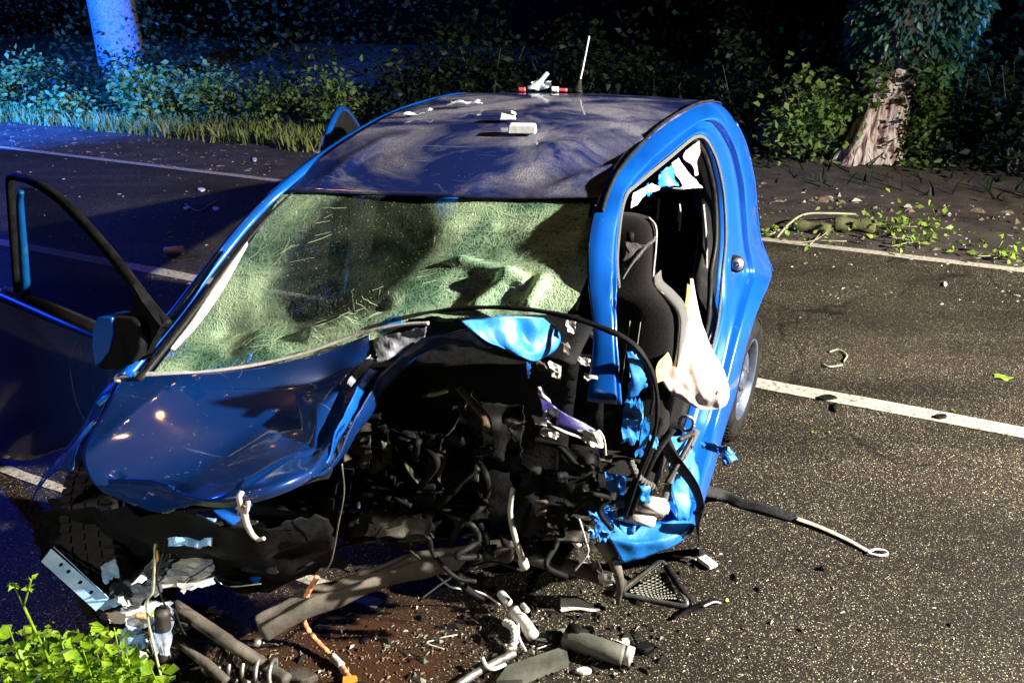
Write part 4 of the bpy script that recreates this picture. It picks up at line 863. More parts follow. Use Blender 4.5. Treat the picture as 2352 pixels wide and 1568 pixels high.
for q in range(34):
    x, y = rb.uniform(700, 1400), rb.uniform(900, 1270); s0_ = .2+(x-700)/700*.34; w_, h_ = rb.uniform(10, 32), rb.uniform(10, 34)
    crumple('torn_bay_metal', A((x-w_, y-h_, s0_), (x+w_, y-h_*.5, s0_+.04), (x+w_*.8, y+h_, s0_-.02), (x-w_*.6, y+h_*.7, s0_)), (M_black, M_rub, M_black, M_black, M_dsteel, M_black)[q % 6], car, nu=8, nv=8, amp=.02, nscale=24, seed=q+60, jag=.5, smooth=True)
for q, (x, y, w_, h_) in enumerate(((1405, 1110, 22, 34), (1425, 1150, 20, 20), (1385, 1215, 20, 26), (1352, 1225, 14, 18), (1440, 1215, 24, 12), (1480, 1130, 16, 30), (1465, 960, 12, 30), (1500, 1015, 14, 20), (1412, 1180, 24, 12), (1362, 1180, 10, 18))):
    crumple('torn_blue_edge', A((x-w_, y-h_, .60), (x+w_, y-h_*.6, .62), (x+w_*.8, y+h_, .60), (x-w_*.6, y+h_*.7, .58)), M_torn, car, nu=9, nv=9, amp=.018, nscale=26, seed=q+90, jag=.7, smooth=True)
# white hooked release lever under the bonnet edge
lv = A((556, 1128, -.335), (549, 1142, -.345), (553, 1160, -.34)); tube('bonnet_catch', lv, .006, M_pale, car, n=14)
tube('bonnet_catch', A((548, 1160, -.34), (560, 1175, -.34), (566, 1200, -.34), (578, 1225, -.335), (592, 1238, -.33), (607, 1236, -.33)), lambda u: .0085*(1-u*.5), M_bag, car, n=30)
tube('bonnet_catch', A((570, 1150, -.335), (568, 1168, -.34), (562, 1182, -.34)), .005, M_bag, car, n=12)
# perforated bracket with real holes
def bracket():
    a, b = at(112, 1275, z=.42), at(235, 1388, z=.34); L = np.linalg.norm(b-a); X = (b-a)/L; vd = (a+b)/2-np.array([(OC-CAR)@RI, (OC-CAR)@BK, OC[2]]); Yv = np.cross(X, vd)+np.array([0, .0, 0]); Yv /= np.linalg.norm(Yv); Zv = np.cross(X, Yv)
    bm = bmesh.new(); w = .024; loops = [[(0, -w), (L, -w*.9), (L, w*.9), (-.01, w*.7)]]
    for fx in (.22, .36, .58, .78): loops.append([(L*fx+.006*math.cos(q*PI/5), .004+.006*math.sin(q*PI/5)) for q in range(10)])
    ed = []
    for lp in loops:
        vs = [bm.verts.new(tuple(a+X*x+Yv*y)) for x, y in lp]
        ed += [bm.edges.new((vs[i], vs[(i+1) % len(vs)])) for i in range(len(vs))]
    bmesh.ops.triangle_fill(bm, use_beauty=True, edges=ed)
    me = bpy.data.meshes.new('perforated_bracket'); bm.to_mesh(me); bm.free(); me.materials.append(M_blgrey)
    o = link(bpy.data.objects.new('perforated_bracket', me), car); md = o.modifiers.new('t', 'SOLIDIFY'); md.thickness = .003
    surf('bracket_flange', [[a+Yv*w, b+Yv*w*.9], [a+Yv*w+Zv*.018, b+Yv*w*.9+Zv*.018]], 3, 12, M_blgrey, car, amp=.001)
bracket()
for (q, mt, sd, am) in ((((240, 1270), (270, 1265), (290, 1330), (250, 1345)), M_blgrey, 1, .012), (((225, 1385), (285, 1330), (300, 1380), (250, 1400)), M_blgrey, 2, .014), (((250, 1350), (340, 1300), (380, 1360), (290, 1400)), M_crush, 3, .02), (((330, 1300), (470, 1270), (485, 1320), (350, 1370)), M_crush, 4, .02),
                        (((380, 1300), (486, 1290), (480, 1340), (410, 1370)), M_crush, 5, .012), (((280, 1390), (400, 1370), (390, 1420), (300, 1440)), M_crush, 6, .02), (((275, 1430), (330, 1420), (345, 1480), (285, 1500)), M_blgrey, 7, .018), (((330, 1360), (400, 1380), (390, 1500), (350, 1490)), M_crush, 8, .012),
                        (((300, 1350), (350, 1290), (400, 1240), (380, 1330)), M_crush, 9, .02), (((360, 1240), (430, 1210), (460, 1260), (390, 1290)), M_blgrey, 10, .02), (((255, 1400), (305, 1395), (310, 1425), (262, 1425)), M_bag, 11, .006), (((275, 1490), (345, 1450), (345, 1500), (300, 1500)), M_pale, 12, .006), (((420, 1200), (470, 1215), (460, 1270), (400, 1260)), M_blgrey, 13, .025)):
    zz = .42-(sum(p[1] for p in q)/4-1270)*.0013
    crumple('crushed_rail', [at(365+(x-365)*1.12, 1355+(y-1355)*1.12, z=zz+.02*rng.randn()) for x, y in q], mt, car, nu=11, nv=11, amp=am*.8, nscale=22, seed=sd)
box('torn_clip', at(360, 1270, z=.43), (.007, .004, .028), M_bagy, car, bev=.3)
tube('suspension_strut', [at(372, 1400, z=.28), at(375, 1460, z=.18), at(368, 1510, z=.08)], .022, M_dsteel, car, n=12)
tube('copper_pipe', [at(310, 1412, z=.30), at(338, 1415, z=.29)], .008, M_org, car, n=6)
for q, (x, y) in enumerate(((1340, 1280), (1370, 1300), (1390, 1330), (1365, 1255), (1100, 1262), (1060, 1275), (1410, 1260), (1310, 1215), (1080, 1290))):
    crumple('knuckle_fragment', [at(x-20, y-22, z=.24), at(x+18, y-16, z=.26), at(x+20, y+22, z=.2), at(x-16, y+14, z=.2)], (M_pale, M_rust, M_steel)[q % 3], car, nu=7, nv=7, amp=.02, nscale=26, seed=q+30)
tube('torn_lower_arm', [at(1380, 1240, z=.26), at(1410, 1290, z=.2), at(1424, 1340, z=.12), at(1420, 1385, z=.03)], lambda u: .018*(1-u)+.008, M_rust, car, n=20)
tube('brake_hose', [at(1270, 1205, z=.32), at(1300, 1215, z=.3), at(1320, 1240, z=.28), at(1330, 1250, z=.26)], lambda u: .006+.010*u, M_pale, car, n=20)

# seat belts and strips that hang from the car ----------------------------------
g = lambda x, y, z=.004: at(x, y, z=z)
ribbon('seat_belt', [at(1520, 1000, s=.8), at(1545, 1050, s=.84), at(1590, 1110, s=.88), at(1608, 1160, s=.86), at(1600, 1200, s=.84), g(1606, 1262, .02), g(1604, 1280, .012)], .022, M_belt, car, n=60, nrm=(.3, -1, .1), twist=lambda u: u*2.2)
V, F = box_data((0, 0, 0), (.020, .032, .008), (0, 0, 0), .3); pc = g(1625, 1290, .012)
mesh_obj('belt_end_block', [tuple(np.array(Matrix.Rotation(.9, 3, 'Z') @ Vector(v))+pc) for v in V], F, M_white, car, smooth=False)
ribbon('seat_belt', [at(1615, 1125, z=.10), g(1660, 1135, .03), g(1700, 1155, .015), g(1760, 1168, .02), g(1830, 1190, .012)], .022, M_belt, car, n=60, nrm=(.1, -.3, 1), twist=lambda u: .9-.8*u)
ribbon('seat_belt', [g(1828, 1189, .014), g(1880, 1208, .012), g(1940, 1235, .010), g(1995, 1265, .008)], lambda u: .014-.004*u, M_beltd, car, n=30)
tube('belt_eye', [g(1992, 1268, .008), g(2010, 1261, .010), g(2032, 1264, .010), g(2038, 1272, .008), g(2018, 1275, .008), g(1994, 1270, .008)], .0045, M_white, car, n=40)
tube('metal_tongue', [g(1545, 1275, .02), g(1575, 1278, .02), g(1600, 1284, .02)], .007, M_steel, car, n=10, flat=.4)
tube('orange_hose', [at(728, 1325, z=.30), at(705, 1365, z=.22), at(695, 1410, z=.14), at(710, 1450, z=.05), at(755, 1500, z=.02), at(785, 1530, z=.015), at(805, 1560, z=.015)], lambda u: .0085*(1+.1*math.sin(u*120)), M_org, car, n=140)
box('orange_plug', at(803, 1568, z=.015), (.022, .018, .014), M_orgc, car, rot=(0, 0, .5), bev=.25)
tube('hose_collar', [at(762, 1505, z=.02), at(785, 1528, z=.018)], .012, M_pale, car, n=6)

# ------------------------------------------------------------------ things on the roof
def wrt(p): return CAR+RI*p[0]+BK*p[1]+np.array([0, 0, p[2]])
def roofz(x, y):
    "point of the roof skin under a sight line"
    best = None; P = RG.reshape(-1, 3); o = OC-CAR; d = ray(x, y); lo = np.array([o@RI, o@BK, o[2]]); ld = np.array([d@RI, d@BK, d[2]]); ld /= np.linalg.norm(ld)
    q = P-lo; k = q@ld; dist = np.linalg.norm(q-k[:, None]*ld, axis=1); i = dist.argmin(); return P[i]
RG = gridpts(roof_rows, 120, 100)
def on_roof(x, y, dz=.0): return wrt(roofz(x, y))+np.array([0, 0, dz])
p = on_roof(1200, 308, .022); V, F = box_data((0, 0, 0), (.048, .028, .014), (0.05, 0, -.1), .2, .9)
tag(recenter(mesh_obj('white_carton', [np.array(v)+p for v in V], F, M_white, smooth=False)), 'larger white cardboard wrapper nearest the windscreen on the dusty car roof', 'wrapper')
p = on_roof(1165, 280, .020); V, F, _ = join([box_data((0, 0, 0), (.030, .02, .010), (0, 0, .1), .2, .8), box_data((.02, 0, .012), (.01, .018, .004), (0, .4, .1), .2)])
tag(recenter(mesh_obj('folded_wrapper', [np.array(v)+p for v in V], F, M_white, smooth=False)), 'small white folded wrapper lying behind the larger one on the roof', 'wrapper')
def clear_plastic():
    m, t, p = new_mat('clear_plastic'); p.inputs['Base Color'].default_value = (.75, .82, .88, 1); p.inputs['Roughness'].default_value = .25
    tr = t.nodes.new('ShaderNodeBsdfTransparent'); mx = t.nodes.new('ShaderNodeMixShader'); mx.inputs[0].default_value = .45; t.links.new(p.outputs[0], mx.inputs[1]); t.links.new(tr.outputs[0], mx.inputs[2]); t.links.new(mx.outputs[0], t.nodes['Material Output'].inputs[0]); return m
M_clear = clear_plastic()
p = on_roof(1070, 247, .014); tag(recenter(crumple('plastic_pouch', [p+np.array(v) for v in ((-.075, -.03, 0), (.06, -.035, .01), (.075, .035, .012), (-.06, .03, .0))], M_clear, amp=.02, nscale=22, jag=.4, smooth=True)), 'clear crumpled plastic pouch on the left half of the car roof', 'pouch')
p = on_roof(960, 268, .012); tag(recenter(crumple('plastic_pouch', [p+np.array(v) for v in ((-.06, -.012, 0), (.05, -.014, .01), (.055, .02, .012), (-.05, .01, .0))], M_clear, amp=.012, nscale=25, jag=.4, seed=5)), 'thin clear plastic strip nearest the far edge of the car roof', 'strip')
p = on_roof(1240, 206, .03)
dr = thing('drip_set', 'clear drip chamber with red caps lying beside the roof antenna', 'medical set', p-np.array([0, 0, .03]))
q = np.zeros(3)
crumple('drip_bag', [q+np.array(v) for v in ((-.06, 0, .01), (.05, -.02, .012), (.055, .03, .05), (-.03, .02, .055))], M_clear, dr, amp=.02, nscale=22, seed=8)
tube('drip_tube', [(-.05, 0, .02), (0, .0, .05), (.035, .02, .085)], .010, M_clear, dr, n=10)
tube('red_cap', [(-.10, .0, .014), (-.065, .0, .014)], .011, M_red, dr, n=6)
tube('red_cap', [(.06, .0, .014), (.125, .0, .012)], .008, M_red, dr, n=6)
tube('white_connector', [(.05, .0, .016), (.085, .0, .014)], .013, M_white, dr, n=6)

# ------------------------------------------------------------------ debris on the road
def gthing(o, label, cat, group=None): return tag(recenter(o), label, cat, group)
# perforated black trim piece
gp = thing('broken_grille', 'black triangular honeycomb trim piece broken off beside the blue sill', 'grille', G(1500, 1350))
b0 = G(1500, 1350)
def gl(x, y, z): return G(x, y, z)-b0
fr = [gl(1424, 1362, .02), gl(1528, 1298, .07), gl(1575, 1386, .02), gl(1500, 1378, .006)]
tube('trim_frame', [gl(1422, 1358, .02), gl(1475, 1318, .05), gl(1520, 1290, .075), gl(1548, 1335, .05), gl(1576, 1388, .015), gl(1500, 1378, .008), gl(1430, 1364, .016)], .009, M_grille, gp, n=70, flat=.6)
tube('trim_frame', [gl(1530, 1300, .072), gl(1560, 1345, .045), gl(1590, 1385, .012)], .012, M_black, gp, n=20)
a_, b_, c_, d_ = gl(1435, 1362, .016), gl(1530, 1306, .062), gl(1562, 1378, .018), gl(1500, 1374, .010)
V, F = [], []
mesh_obj('trim_back', [a_+(0, 0, -.008), b_+(0, 0, -.010), c_+(0, 0, -.008), d_+(0, 0, -.006)], [(0, 1, 2, 3)], M_black, gp, smooth=False)
for r_ in range(9):
    for q_ in range(9):
        u, v = (q_+.5*(r_ % 2)+.4)/9.5, (r_+.5)/9
        P0 = (a_*(1-u)+b_*u)*(1-v)+(d_*(1-u)+c_*u)*v
        if u+.0*v < .06: continue
        dd2 = tube_data([P0-(.0085, .003, -.002), P0, P0+(.0085, .003, .002)], .0028, 3, 4); o = len(V); V += dd2[0]; F += [tuple(i+o for i in f) for f in dd2[1]]
hm = mesh_obj('honeycomb_rib', V, F, M_greypl, gp, smooth=False); hm['kind'] = 'stuff'
crumple('trim_flap', [gl(1420, 1350, .03), gl(1490, 1300, .05), gl(1520, 1292, .078), gl(1430, 1362, .02)], M_greypl, gp, amp=.004, jag=.1)
# slate grey shard
gthing(crumple('plastic_shard', [G(1288, 1372, .012), G(1330, 1374, .02), G(1385, 1400, .012), G(1285, 1405, .008)], M_pale, amp=.008, nscale=20, jag=.3), 'pale translucent plastic shard lying left of the black honeycomb trim', 'shard')
gthing(mesh_obj('grey_casing', *prism_data([G(1165, 1540, .0), G(1300, 1494, .0), G(1306, 1530, .0), G(1200, 1572, .0), G(1140, 1575, .0)], .022), M_greypl, smooth=False), 'flat grey ribbed plastic casing at the bottom edge beside a metal rod', 'casing')
def lump(name, pts, m, r=.5, seed=0, label='', cat='fragment', sub=2, group=None):
    "a solid irregular fragment: hull of scattered points"
    bm = bmesh.new()
    for p in pts: bm.verts.new(tuple(p))
    bmesh.ops.convex_hull(bm, input=list(bm.verts)); bmesh.ops.bevel(bm, geom=list(bm.edges), offset=.003, segments=1, affect='EDGES')
    me = bpy.data.meshes.new(name); bm.to_mesh(me); bm.free(); me.materials.append(m); o = link(bpy.data.objects.new(name, me)); return gthing(o, label, cat, group)
def blob(cx, cy, w, h, zz, n=14, seed=1):
    r = np.random.RandomState(seed); out = []
    for i in range(n):
        a = 2*PI*i/n+.2*r.rand(); q = G(cx+w*math.cos(a)*(.8+.3*r.rand()), cy+h*math.sin(a)*(.8+.3*r.rand())); out += [q+np.array([0, 0, .001]), q*np.array([1, 1, 0])+np.array([0, 0, zz*(.6+.4*r.rand())])]
    return out
hous = thing('sensor_housing', 'dark olive plastic housing with round ends lying bottom centre right', 'housing', G(1380, 1480))
h0 = G(1380, 1480)
V, F = tube_data([G(1300, 1462, .03)-h0, G(1350, 1478, .035)-h0, G(1400, 1495, .035)-h0, G(1432, 1505, .03)-h0], .034, 12, 18, flat=.85); mesh_obj('housing_body', V, F, M_greypl, hous)
V, F = tube_data([G(1436, 1502, .03)-h0, G(1452, 1508, .028)-h0], .030, 4, 18); mesh_obj('housing_cap', V, F, M_pale, hous)
V, F = box_data(G(1325, 1455, .045)-h0, (.035, .022, .02), (.1, .2, -.5), .3); mesh_obj('housing_mount', V, F, M_black, hous)
V, F = box_data(G(1275, 1462, .018)-h0, (.03, .02, .012), (0, .3, .4), .3); mesh_obj('housing_mount', V, F, M_black, hous)
lump('black_fragment', blob(1480, 1495, 24, 12, .03, seed=3), M_black, label='small black plastic lump right of the olive housing', cat='fragment')
lump('black_fragment', blob(1435, 1480, 12, 9, .02, seed=4), M_pale, label='small pale chip between the olive housing and the black lump', cat='fragment')
# black strip fragment with yellow tip
sfr = thing('trim_sliver', 'curved black trim sliver with a yellow tip right of the honeycomb trim', 'trim', G(1600, 1400))
s0 = G(1600, 1400)
tube('sliver_body', [G(1545, 1420, .008)-s0, G(1585, 1398, .02)-s0, G(1615, 1388, .03)-s0, G(1640, 1378, .028)-s0, G(1660, 1380, .012)-s0], lambda u: .012*(1-abs(u-.5)*1.3)+.002, M_black, sfr, n=30, flat=.5)
tube('sliver_edge', [G(1615, 1392, .034)-s0, G(1640, 1382, .034)-s0, G(1655, 1384, .02)-s0], .003, M_pale, sfr, n=12)
V, F = box_data(G(1668, 1378, .006)-s0, (.007, .005, .005), (0, 0, .5), .3); mesh_obj('sliver_tip', V, F, M_bagy, sfr)
# connector with cable
cn = thing('cable_connector', 'pinkish grey cylindrical connector on the end of a thin white cable', 'connector', G(1200, 1430)); c0 = G(1200, 1430)
tube('connector_body', [G(1180, 1402, .045)-c0, G(1200, 1425, .04)-c0, G(1225, 1460, .03)-c0], .021, M_pale, cn, n=12, k=16)
tube('connector_neck', [G(1150, 1362, .05)-c0, G(1168, 1384, .05)-c0], .015, M_pale, cn, n=8, k=14)
tube('connector_clip', [G(1200, 1388, .06)-c0, G(1212, 1402, .065)-c0], .009, M_pale, cn, n=6)
tube('thin_cable', [G(930, 1252, .30)-c0, G(975, 1290, .22)-c0, G(1015, 1330, .14)-c0, G(1040, 1348, .1)-c0, G(1085, 1355, .08)-c0, G(1120, 1368, .06)-c0, G(1148, 1388, .05)-c0], .0035, M_pale, cn, n=60, k=6)
ribbed('corrugated_boot', [G(1160, 1428, .03)-c0, G(1178, 1440, .045)-c0, G(1182, 1470, .035)-c0, G(1170, 1500, .012)-c0], .012, M_pale, cn, waves=9, n=70)
tube('boot_clip', [G(1190, 1432, .05)-c0, G(1192, 1462, .04)-c0, G(1208, 1495, .012)-c0], .004, M_pale, cn, n=16)
# metal rod
rod = thing('metal_rod', 'shiny metal rod with a white clip at the bottom edge of the photo', 'rod', G(1120, 1530)); r0 = G(1120, 1530)
tube('rod_shaft', [G(1045, 1575, .014)-r0, G(1110, 1535, .02)-r0, G(1182, 1497, .026)-r0], .012, M_steel, rod, n=14, k=12)
tube('rod_clip', [G(1108, 1510, .04)-r0, G(1118, 1530, .035)-r0, G(1135, 1535, .03)-r0, G(1160, 1525, .02)-r0], .006, M_white, rod, n=14)
rw = np.random.RandomState(9)
for q in range(9):
    x, y = 640+q*95, rw.uniform(1430, 1560); P0 = [G(x, y, .008)]
    for w_ in range(4): x += rw.uniform(-45, 60); y += rw.uniform(-16, 16); P0.append(G(x, min(y, 1590), .006+.02*rw.rand()))
    gthing(tube('cut_wire', P0, .0022, (M_rub, M_pale, M_rub)[q % 3], n=40, k=6), ('black', 'pale', 'black')[q % 3]+' piece of cut wire in the foreground debris, %s from the left' % ('first', 'second', 'third', 'fourth', 'fifth', 'sixth', 'seventh', 'eighth', 'ninth')[q], 'wire', 'cut wires in the debris')
# coil spring
cs = G(520, 1548); V_ = []
for a in np.linspace(0, 5.5*2*PI, 120): V_.append(np.array([a/(5.5*2*PI)*.24-.07, .038*math.cos(a), .040+.038*math.sin(a)]))
rz = Matrix.Rotation(-.25, 3, 'Z'); tg = tube('coil_spring', [np.array(rz @ Vector(v))+cs for v in V_], .007, M_steel, n=360, k=7); gthing(tg, 'grey coiled spring lying at the bottom edge beside the weeds', 'spring')
lump('rock', blob(690, 1560, 40, 16, .03, seed=8), M_rust, label='flat brown stone at the bottom edge under the orange hose', cat='stone')
# wrecked lamp holder / ball joint
bj = thing('ball_joint', 'small steel ball joint under the left end of the beam', 'joint', G(590, 1478)); j0 = G(590, 1478)
tube('ball', [G(590, 1476, .02)-j0, G(590, 1472, .035)-j0], .014, M_steel, bj, n=5, k=14); tube('stud', [G(560, 1480, .01)-j0, G(575, 1478, .02)-j0], .007, M_steel, bj, n=5)
# white can on the far lane
ca = thing('drink_can', 'crumpled white can lying on the road beyond the open door', 'can', G(402, 586)); rot = Matrix.Rotation(.3, 3, 'Z')
prof = [(-.075, .001), (-.075, .028), (-.066, .036), (-.02, .034), (.01, .037), (.06, .036), (.072, .028), (.075, .001)]
V = [tuple(rot @ Vector((x*1.0, r*math.cos(2*PI*q/20), .038+r*math.sin(2*PI*q/20)*.9))) for x, r in prof for q in range(20)]
mesh_obj('can_body', V, grid_faces(len(prof), 20, 0, True), M_white, ca)
V = [tuple(rot @ Vector((x, r*math.cos(2*PI*q/16), .038+r*math.sin(2*PI*q/16)*.9))) for x, r in ((.073, .030), (.078, .027), (.074, .024)) for q in range(16)]
mesh_obj('can_rim', V, grid_faces(3, 16, 0, True), M_steel, ca)
# bright bits
for x, y, w, h, mt, lb in ((462, 437, 9, 4, M_white, 'white scrap on the far lane above the open door'), (497, 481, 8, 4, M_white, 'white scrap beside the forked twig on the far lane'), (732, 347, 14, 7, M_bag, 'pale stone at the foot of the verge behind the car'), (585, 368, 5, 5, M_white, 'tiny bright scrap beyond the far edge line'), (1900, 916, 24, 5, M_black, 'black crumb lying on the lane line right of the rear wheel'), (1918, 938, 6, 12, M_black, 'black crumb just below the lane line'), (2160, 960, 16, 5, M_black, 'black crumb on the right part of the lane line'), (1890, 1308, 10, 5, M_black, 'black crumb left of the belt end on the open road'), (2130, 470, 18, 6, M_pale, 'pale wood chip below the ivy tree'), (2200, 424, 22, 6, M_pale, 'pale wood chip at the right of the ivy tree'), (2310, 425, 22, 12, M_blgrey, 'blue lit rag at the right edge below the trees'), (2170, 655, 5, 5, M_white, 'white crumb lying just above the edge line'), (430, 480, 9, 4, M_pale, 'dull scrap on the far lane right of the twig'), (1340, 1545, 20, 8, M_pale, 'pale chip right of the grey casing')):
    lump('road_scrap', blob(x, y, w, h, .018, 8, seed=int(x)), mt, label=lb, cat='scrap', group='scraps scattered on the road')
# fresh leaves on the road
def bigleaf(name, c, size, ang, m=M_fresh):
    out = []; k = 16
    for i in range(k):
        a = 2*PI*i/k; r = size*(.55+.45*abs(math.cos(2.5*a)))
        out.append(np.array([math.cos(a+ang)*r, math.sin(a+ang)*r*.8, .006+.006*math.sin(3*a)]))
    return mesh_obj(name, [np.array([0, 0, .004])]+out, [(0, i+1, (i+1) % k+1) for i in range(k)], m, smooth=False, loc=c)
for x, y, s_, lb in ((2303, 868, .055, 'large yellow green leaf on the right lane'), (1962, 922, .016, 'small green leaf just above the lane line'), (1870, 995, .014, 'small dull leaf on the near lane'), (1850, 606, .022, 'leaf just below the edge line by the branches'), (1905, 996, .012, 'tiny leaf near the crumb below the lane line'), (2190, 945, .014, 'small leaf on the far side of the lane line')):
    tag(bigleaf('fallen_leaf', G(x, y), s_, x), lb, 'leaf', 'leaves fallen on the road')
for pts, lb in ((((1905, 808), (1925, 803), (1945, 815), (1938, 830)), 'short pale twig on the right lane above the lane line'), (((1935, 838), (1905, 842), (1890, 836)), 'straight pale twig below the other one on the right lane'), (((425, 468), (455, 485), (480, 472), (498, 462)), 'forked twig lying on the far lane')):
    P = [G(x, y, .008) for x, y in pts]; gthing(tube('twig', P, .005, M_twig, n=14, k=6), lb, 'twig', 'twigs on the road')
# fallen branch pieces and log near the edge line
def logpiece(p, q, r, lb, m=M_moss):
    a, b = G(*p, r*.7), G(*q, r*.7); gthing(tube('log_piece', [a, (a+b)/2+np.array([0, 0, .01]), b], lambda u: r*(.9+.15*math.sin(u*9)), m, n=18, k=12), lb, 'log', 'broken branch pieces by the edge line')
logpiece((1822, 518), (1905, 530), .055, 'left mossy log piece above the edge line')
logpiece((1915, 515), (2010, 522), .065, 'right mossy log piece above the edge line')
br = thing('fallen_branch', 'long pale curved twig arching above the two mossy log pieces', 'branch', G(1850, 515)); q0 = G(1850, 515)
tube('stem', [G(1785, 545, .02)-q0, G(1815, 512, .08)-q0, G(1850, 492, .1)-q0, G(1910, 490, .1)-q0, G(1965, 492, .06)-q0], .010, M_twig, br, n=30, k=6)
def spray(name, c, n, w, size, m, lb, zh=.12, seed=1):
    r = np.random.RandomState(seed); o = G(*c); pts = [np.array([r.randn()*w*.5, r.randn()*w*.35, .01+abs(r.randn())*zh*.5]) for _ in range(n)]
    V, F = leaves(pts, size, r=r); e = thing(name, lb, 'leafy sprig', o, 'torn leafy sprigs by the edge line'); mesh_obj('foliage', V, F, m, e)['kind'] = 'stuff'
    V, F, _ = join([tube_data([(r.randn()*w*.3, r.randn()*w*.2, .01), (0, 0, .03), (r.randn()*w*.4, r.randn()*w*.3, .05)], .004, 8, 5) for _ in range(3)]); mesh_obj('stem', V, F, M_twig, e)
spray('leafy_sprig', (1778, 543), 40, .22, .05, M_fresh, 'leafy sprig at the left end of the far edge line', seed=1)
spray('leafy_sprig', (1960, 522), 60, .40, .05, M_fresh, 'leafy sprig draped over the right mossy log', seed=2)
spray('leafy_sprig', (2105, 562), 130, .40, .06, M_fresh, 'dense green sprig lying right of the mossy logs', zh=.3, seed=3)
spray('leafy_sprig', (2058, 528), 50, .25, .05, M_fresh, 'sparse sprig between the mossy logs and the dense green sprig', seed=4)
spray('leafy_sprig', (2308, 596), 60, .26, .06, M_fresh, 'green sprig at the right edge above the edge line', zh=.2, seed=5)
spray('leafy_sprig', (1870, 560), 26, .35, .04, M_fresh, 'few leaves under the left mossy log', seed=6)

# litter that nobody could count ------------------------------------------------
def litter(name, n, region, smin, smax, m, z=.002, flat=.5, seed=1):
    r = np.random.RandomState(seed); V, F = [], []
    for i in range(n):
        p = region(r)
        if p is None: continue
        s = smin+(smax-smin)*r.rand()**3; a = r.rand()*PI; ca, sa = math.cos(a), math.sin(a); l = 1+1.6*r.rand(); o = len(V)
        for x, y, zz in ((-l, -.6, 0), (l*.9, -.7, 0), (l, .6, 0), (-l*.8, .7, 0), (-l*.3, -.1, 1), (l*.4, .1, .8)):
            V.append((p[0]+(x*ca-y*sa)*s, p[1]+(x*sa+y*ca)*s, z+zz*s*flat*(1+r.rand())))
        F += [(o, o+1, o+5, o+4), (o+1, o+2, o+5), (o+2, o+3, o+4, o+5), (o+3, o, o+4)]
    e = mesh_obj(name, V, F, m, smooth=False); e['kind'] = 'stuff'; return e
M_chip = simple('pale_grit', (.30, .27, .22), (.50, .47, .42), 60, rough=.8, bump=0)
M_dgrit = simple('brown_litter', (.08, .052, .035), (.26, .19, .13), 25, rough=.9, bump=0)
litter('road_grit', 1500, lambda r: G(r.uniform(-50, 2400), 560+1010*r.rand()), .0012, .0042, M_chip, seed=3)
litter('road_grit', 900, lambda r: G(r.uniform(-50, 2400), 350+350*r.rand()), .003, .011, M_chip, seed=4)
litter('glass_crumbs', 260, lambda r: G(1100+500*r.randn()*.6, 1400+120*r.randn()), .0015, .005, M_chip, flat=1, seed=5)
litter('plastic_splinters', 260, lambda r: G(1250+330*r.randn()*.7, min(1590, 1450+90*r.randn())), .003, .016, M_black, flat=.6, seed=15)
litter('plastic_splinters', 120, lambda r: G(1150+300*r.randn()*.7, min(1590, 1480+60*r.randn())), .003, .013, M_greypl, flat=.6, seed=16)
litter('mud_crumbs', 700, lambda r: G(760+170*r.randn(), min(1600, 1500+50*r.randn())), .001, .005, M_dgrit, seed=6)
def tb_region(r): 
    q = G(2000, 420)+RD*r.randn()*1.5+RN*(r.randn()*.45-.1); return q
litter('bark_litter', 3600, tb_region, .008, .045, M_dgrit, z=.0, flat=.9, seed=7)
litter('bark_litter', 800, tb_region, .008, .035, M_chip, z=.02, flat=.9, seed=8)
litter('shoulder_litter', 1800, lambda r: CL+RD*r.uniform(-14, 9)+RN*(FE_off+r.uniform(0, 1.9)), .004, .022, M_dgrit, seed=9)
mnd = []
tbase = G(2000, 400)

# ------------------------------------------------------------------ trees and undergrowth
M_bark = simple('dark_bark', (.035, .028, .022), (.10, .085, .07), 9, rough=.95, bump=1.0, bscale=20)
def stripped():
    m, t, p = new_mat('stripped_bark'); tc = t.nodes.new('ShaderNodeTexCoord'); mp = N(t, 'ShaderNodeMapping'); mp.inputs['Scale'].default_value = (5, 5, 1.1); t.links.new(tc.outputs['Object'], mp.inputs[0])
    nz = N(t, 'ShaderNodeTexNoise', i_Scale=2.6, i_Detail=7, i_Distortion=1.2); t.links.new(mp.outputs[0], nz.inputs['Vector'])
    t.links.new(ramp(t, nz.outputs[0], [(.30, (.04, .018, .016)), (.40, (.22, .12, .13)), (.46, (.50, .38, .34)), (.58, (.66, .62, .58)), (.66, (.36, .25, .19))]), p.inputs['Base Color'])
    p.inputs['Roughness'].default_value = .75; b = N(t, 'ShaderNodeBump', i_Strength=1, i_Distance=.05); t.links.new(nz.outputs[0], b.inputs['Height']); t.links.new(b.outputs[0], p.inputs['Normal']); return m
M_strip = stripped()
def trunk_data(base, path, radii, seed=0, n=40, k=28, rid=.12):
    P = crm([np.array(p) for p in path], n); V = []
    for i in range(n):
        u = i/(n-1)*(len(radii)-1); a = min(int(u), len(radii)-2); r = radii[a]+(radii[a+1]-radii[a])*(u-a)
        for q in range(k):
            th = 2*PI*q/k; rr = r*(1+rid*math.sin(th*5+seed+P[i][2]*.5)+rid*noise.noise(Vector((math.cos(th)*2, math.sin(th)*2, P[i][2]*1.2+seed))))
            V.append(P[i]+np.array([math.cos(th)*rr, math.sin(th)*rr, 0]))
    return V, grid_faces(n, k, 0, True)
it = thing('ivy_tree', 'ivy covered tree with stripped pale bark at its base beyond the road', 'tree', tbase)
V, F = trunk_data(None, [(0, 0, -.1), (.02, .02, .5), (.12, .05, 1.2), (.25, .05, 2.2), (.35, .05, 3.4), (.4, .1, 5)], [.40, .32, .29, .27, .25, .24], 1, 60, 36, .09)
mi = []; kk = 36
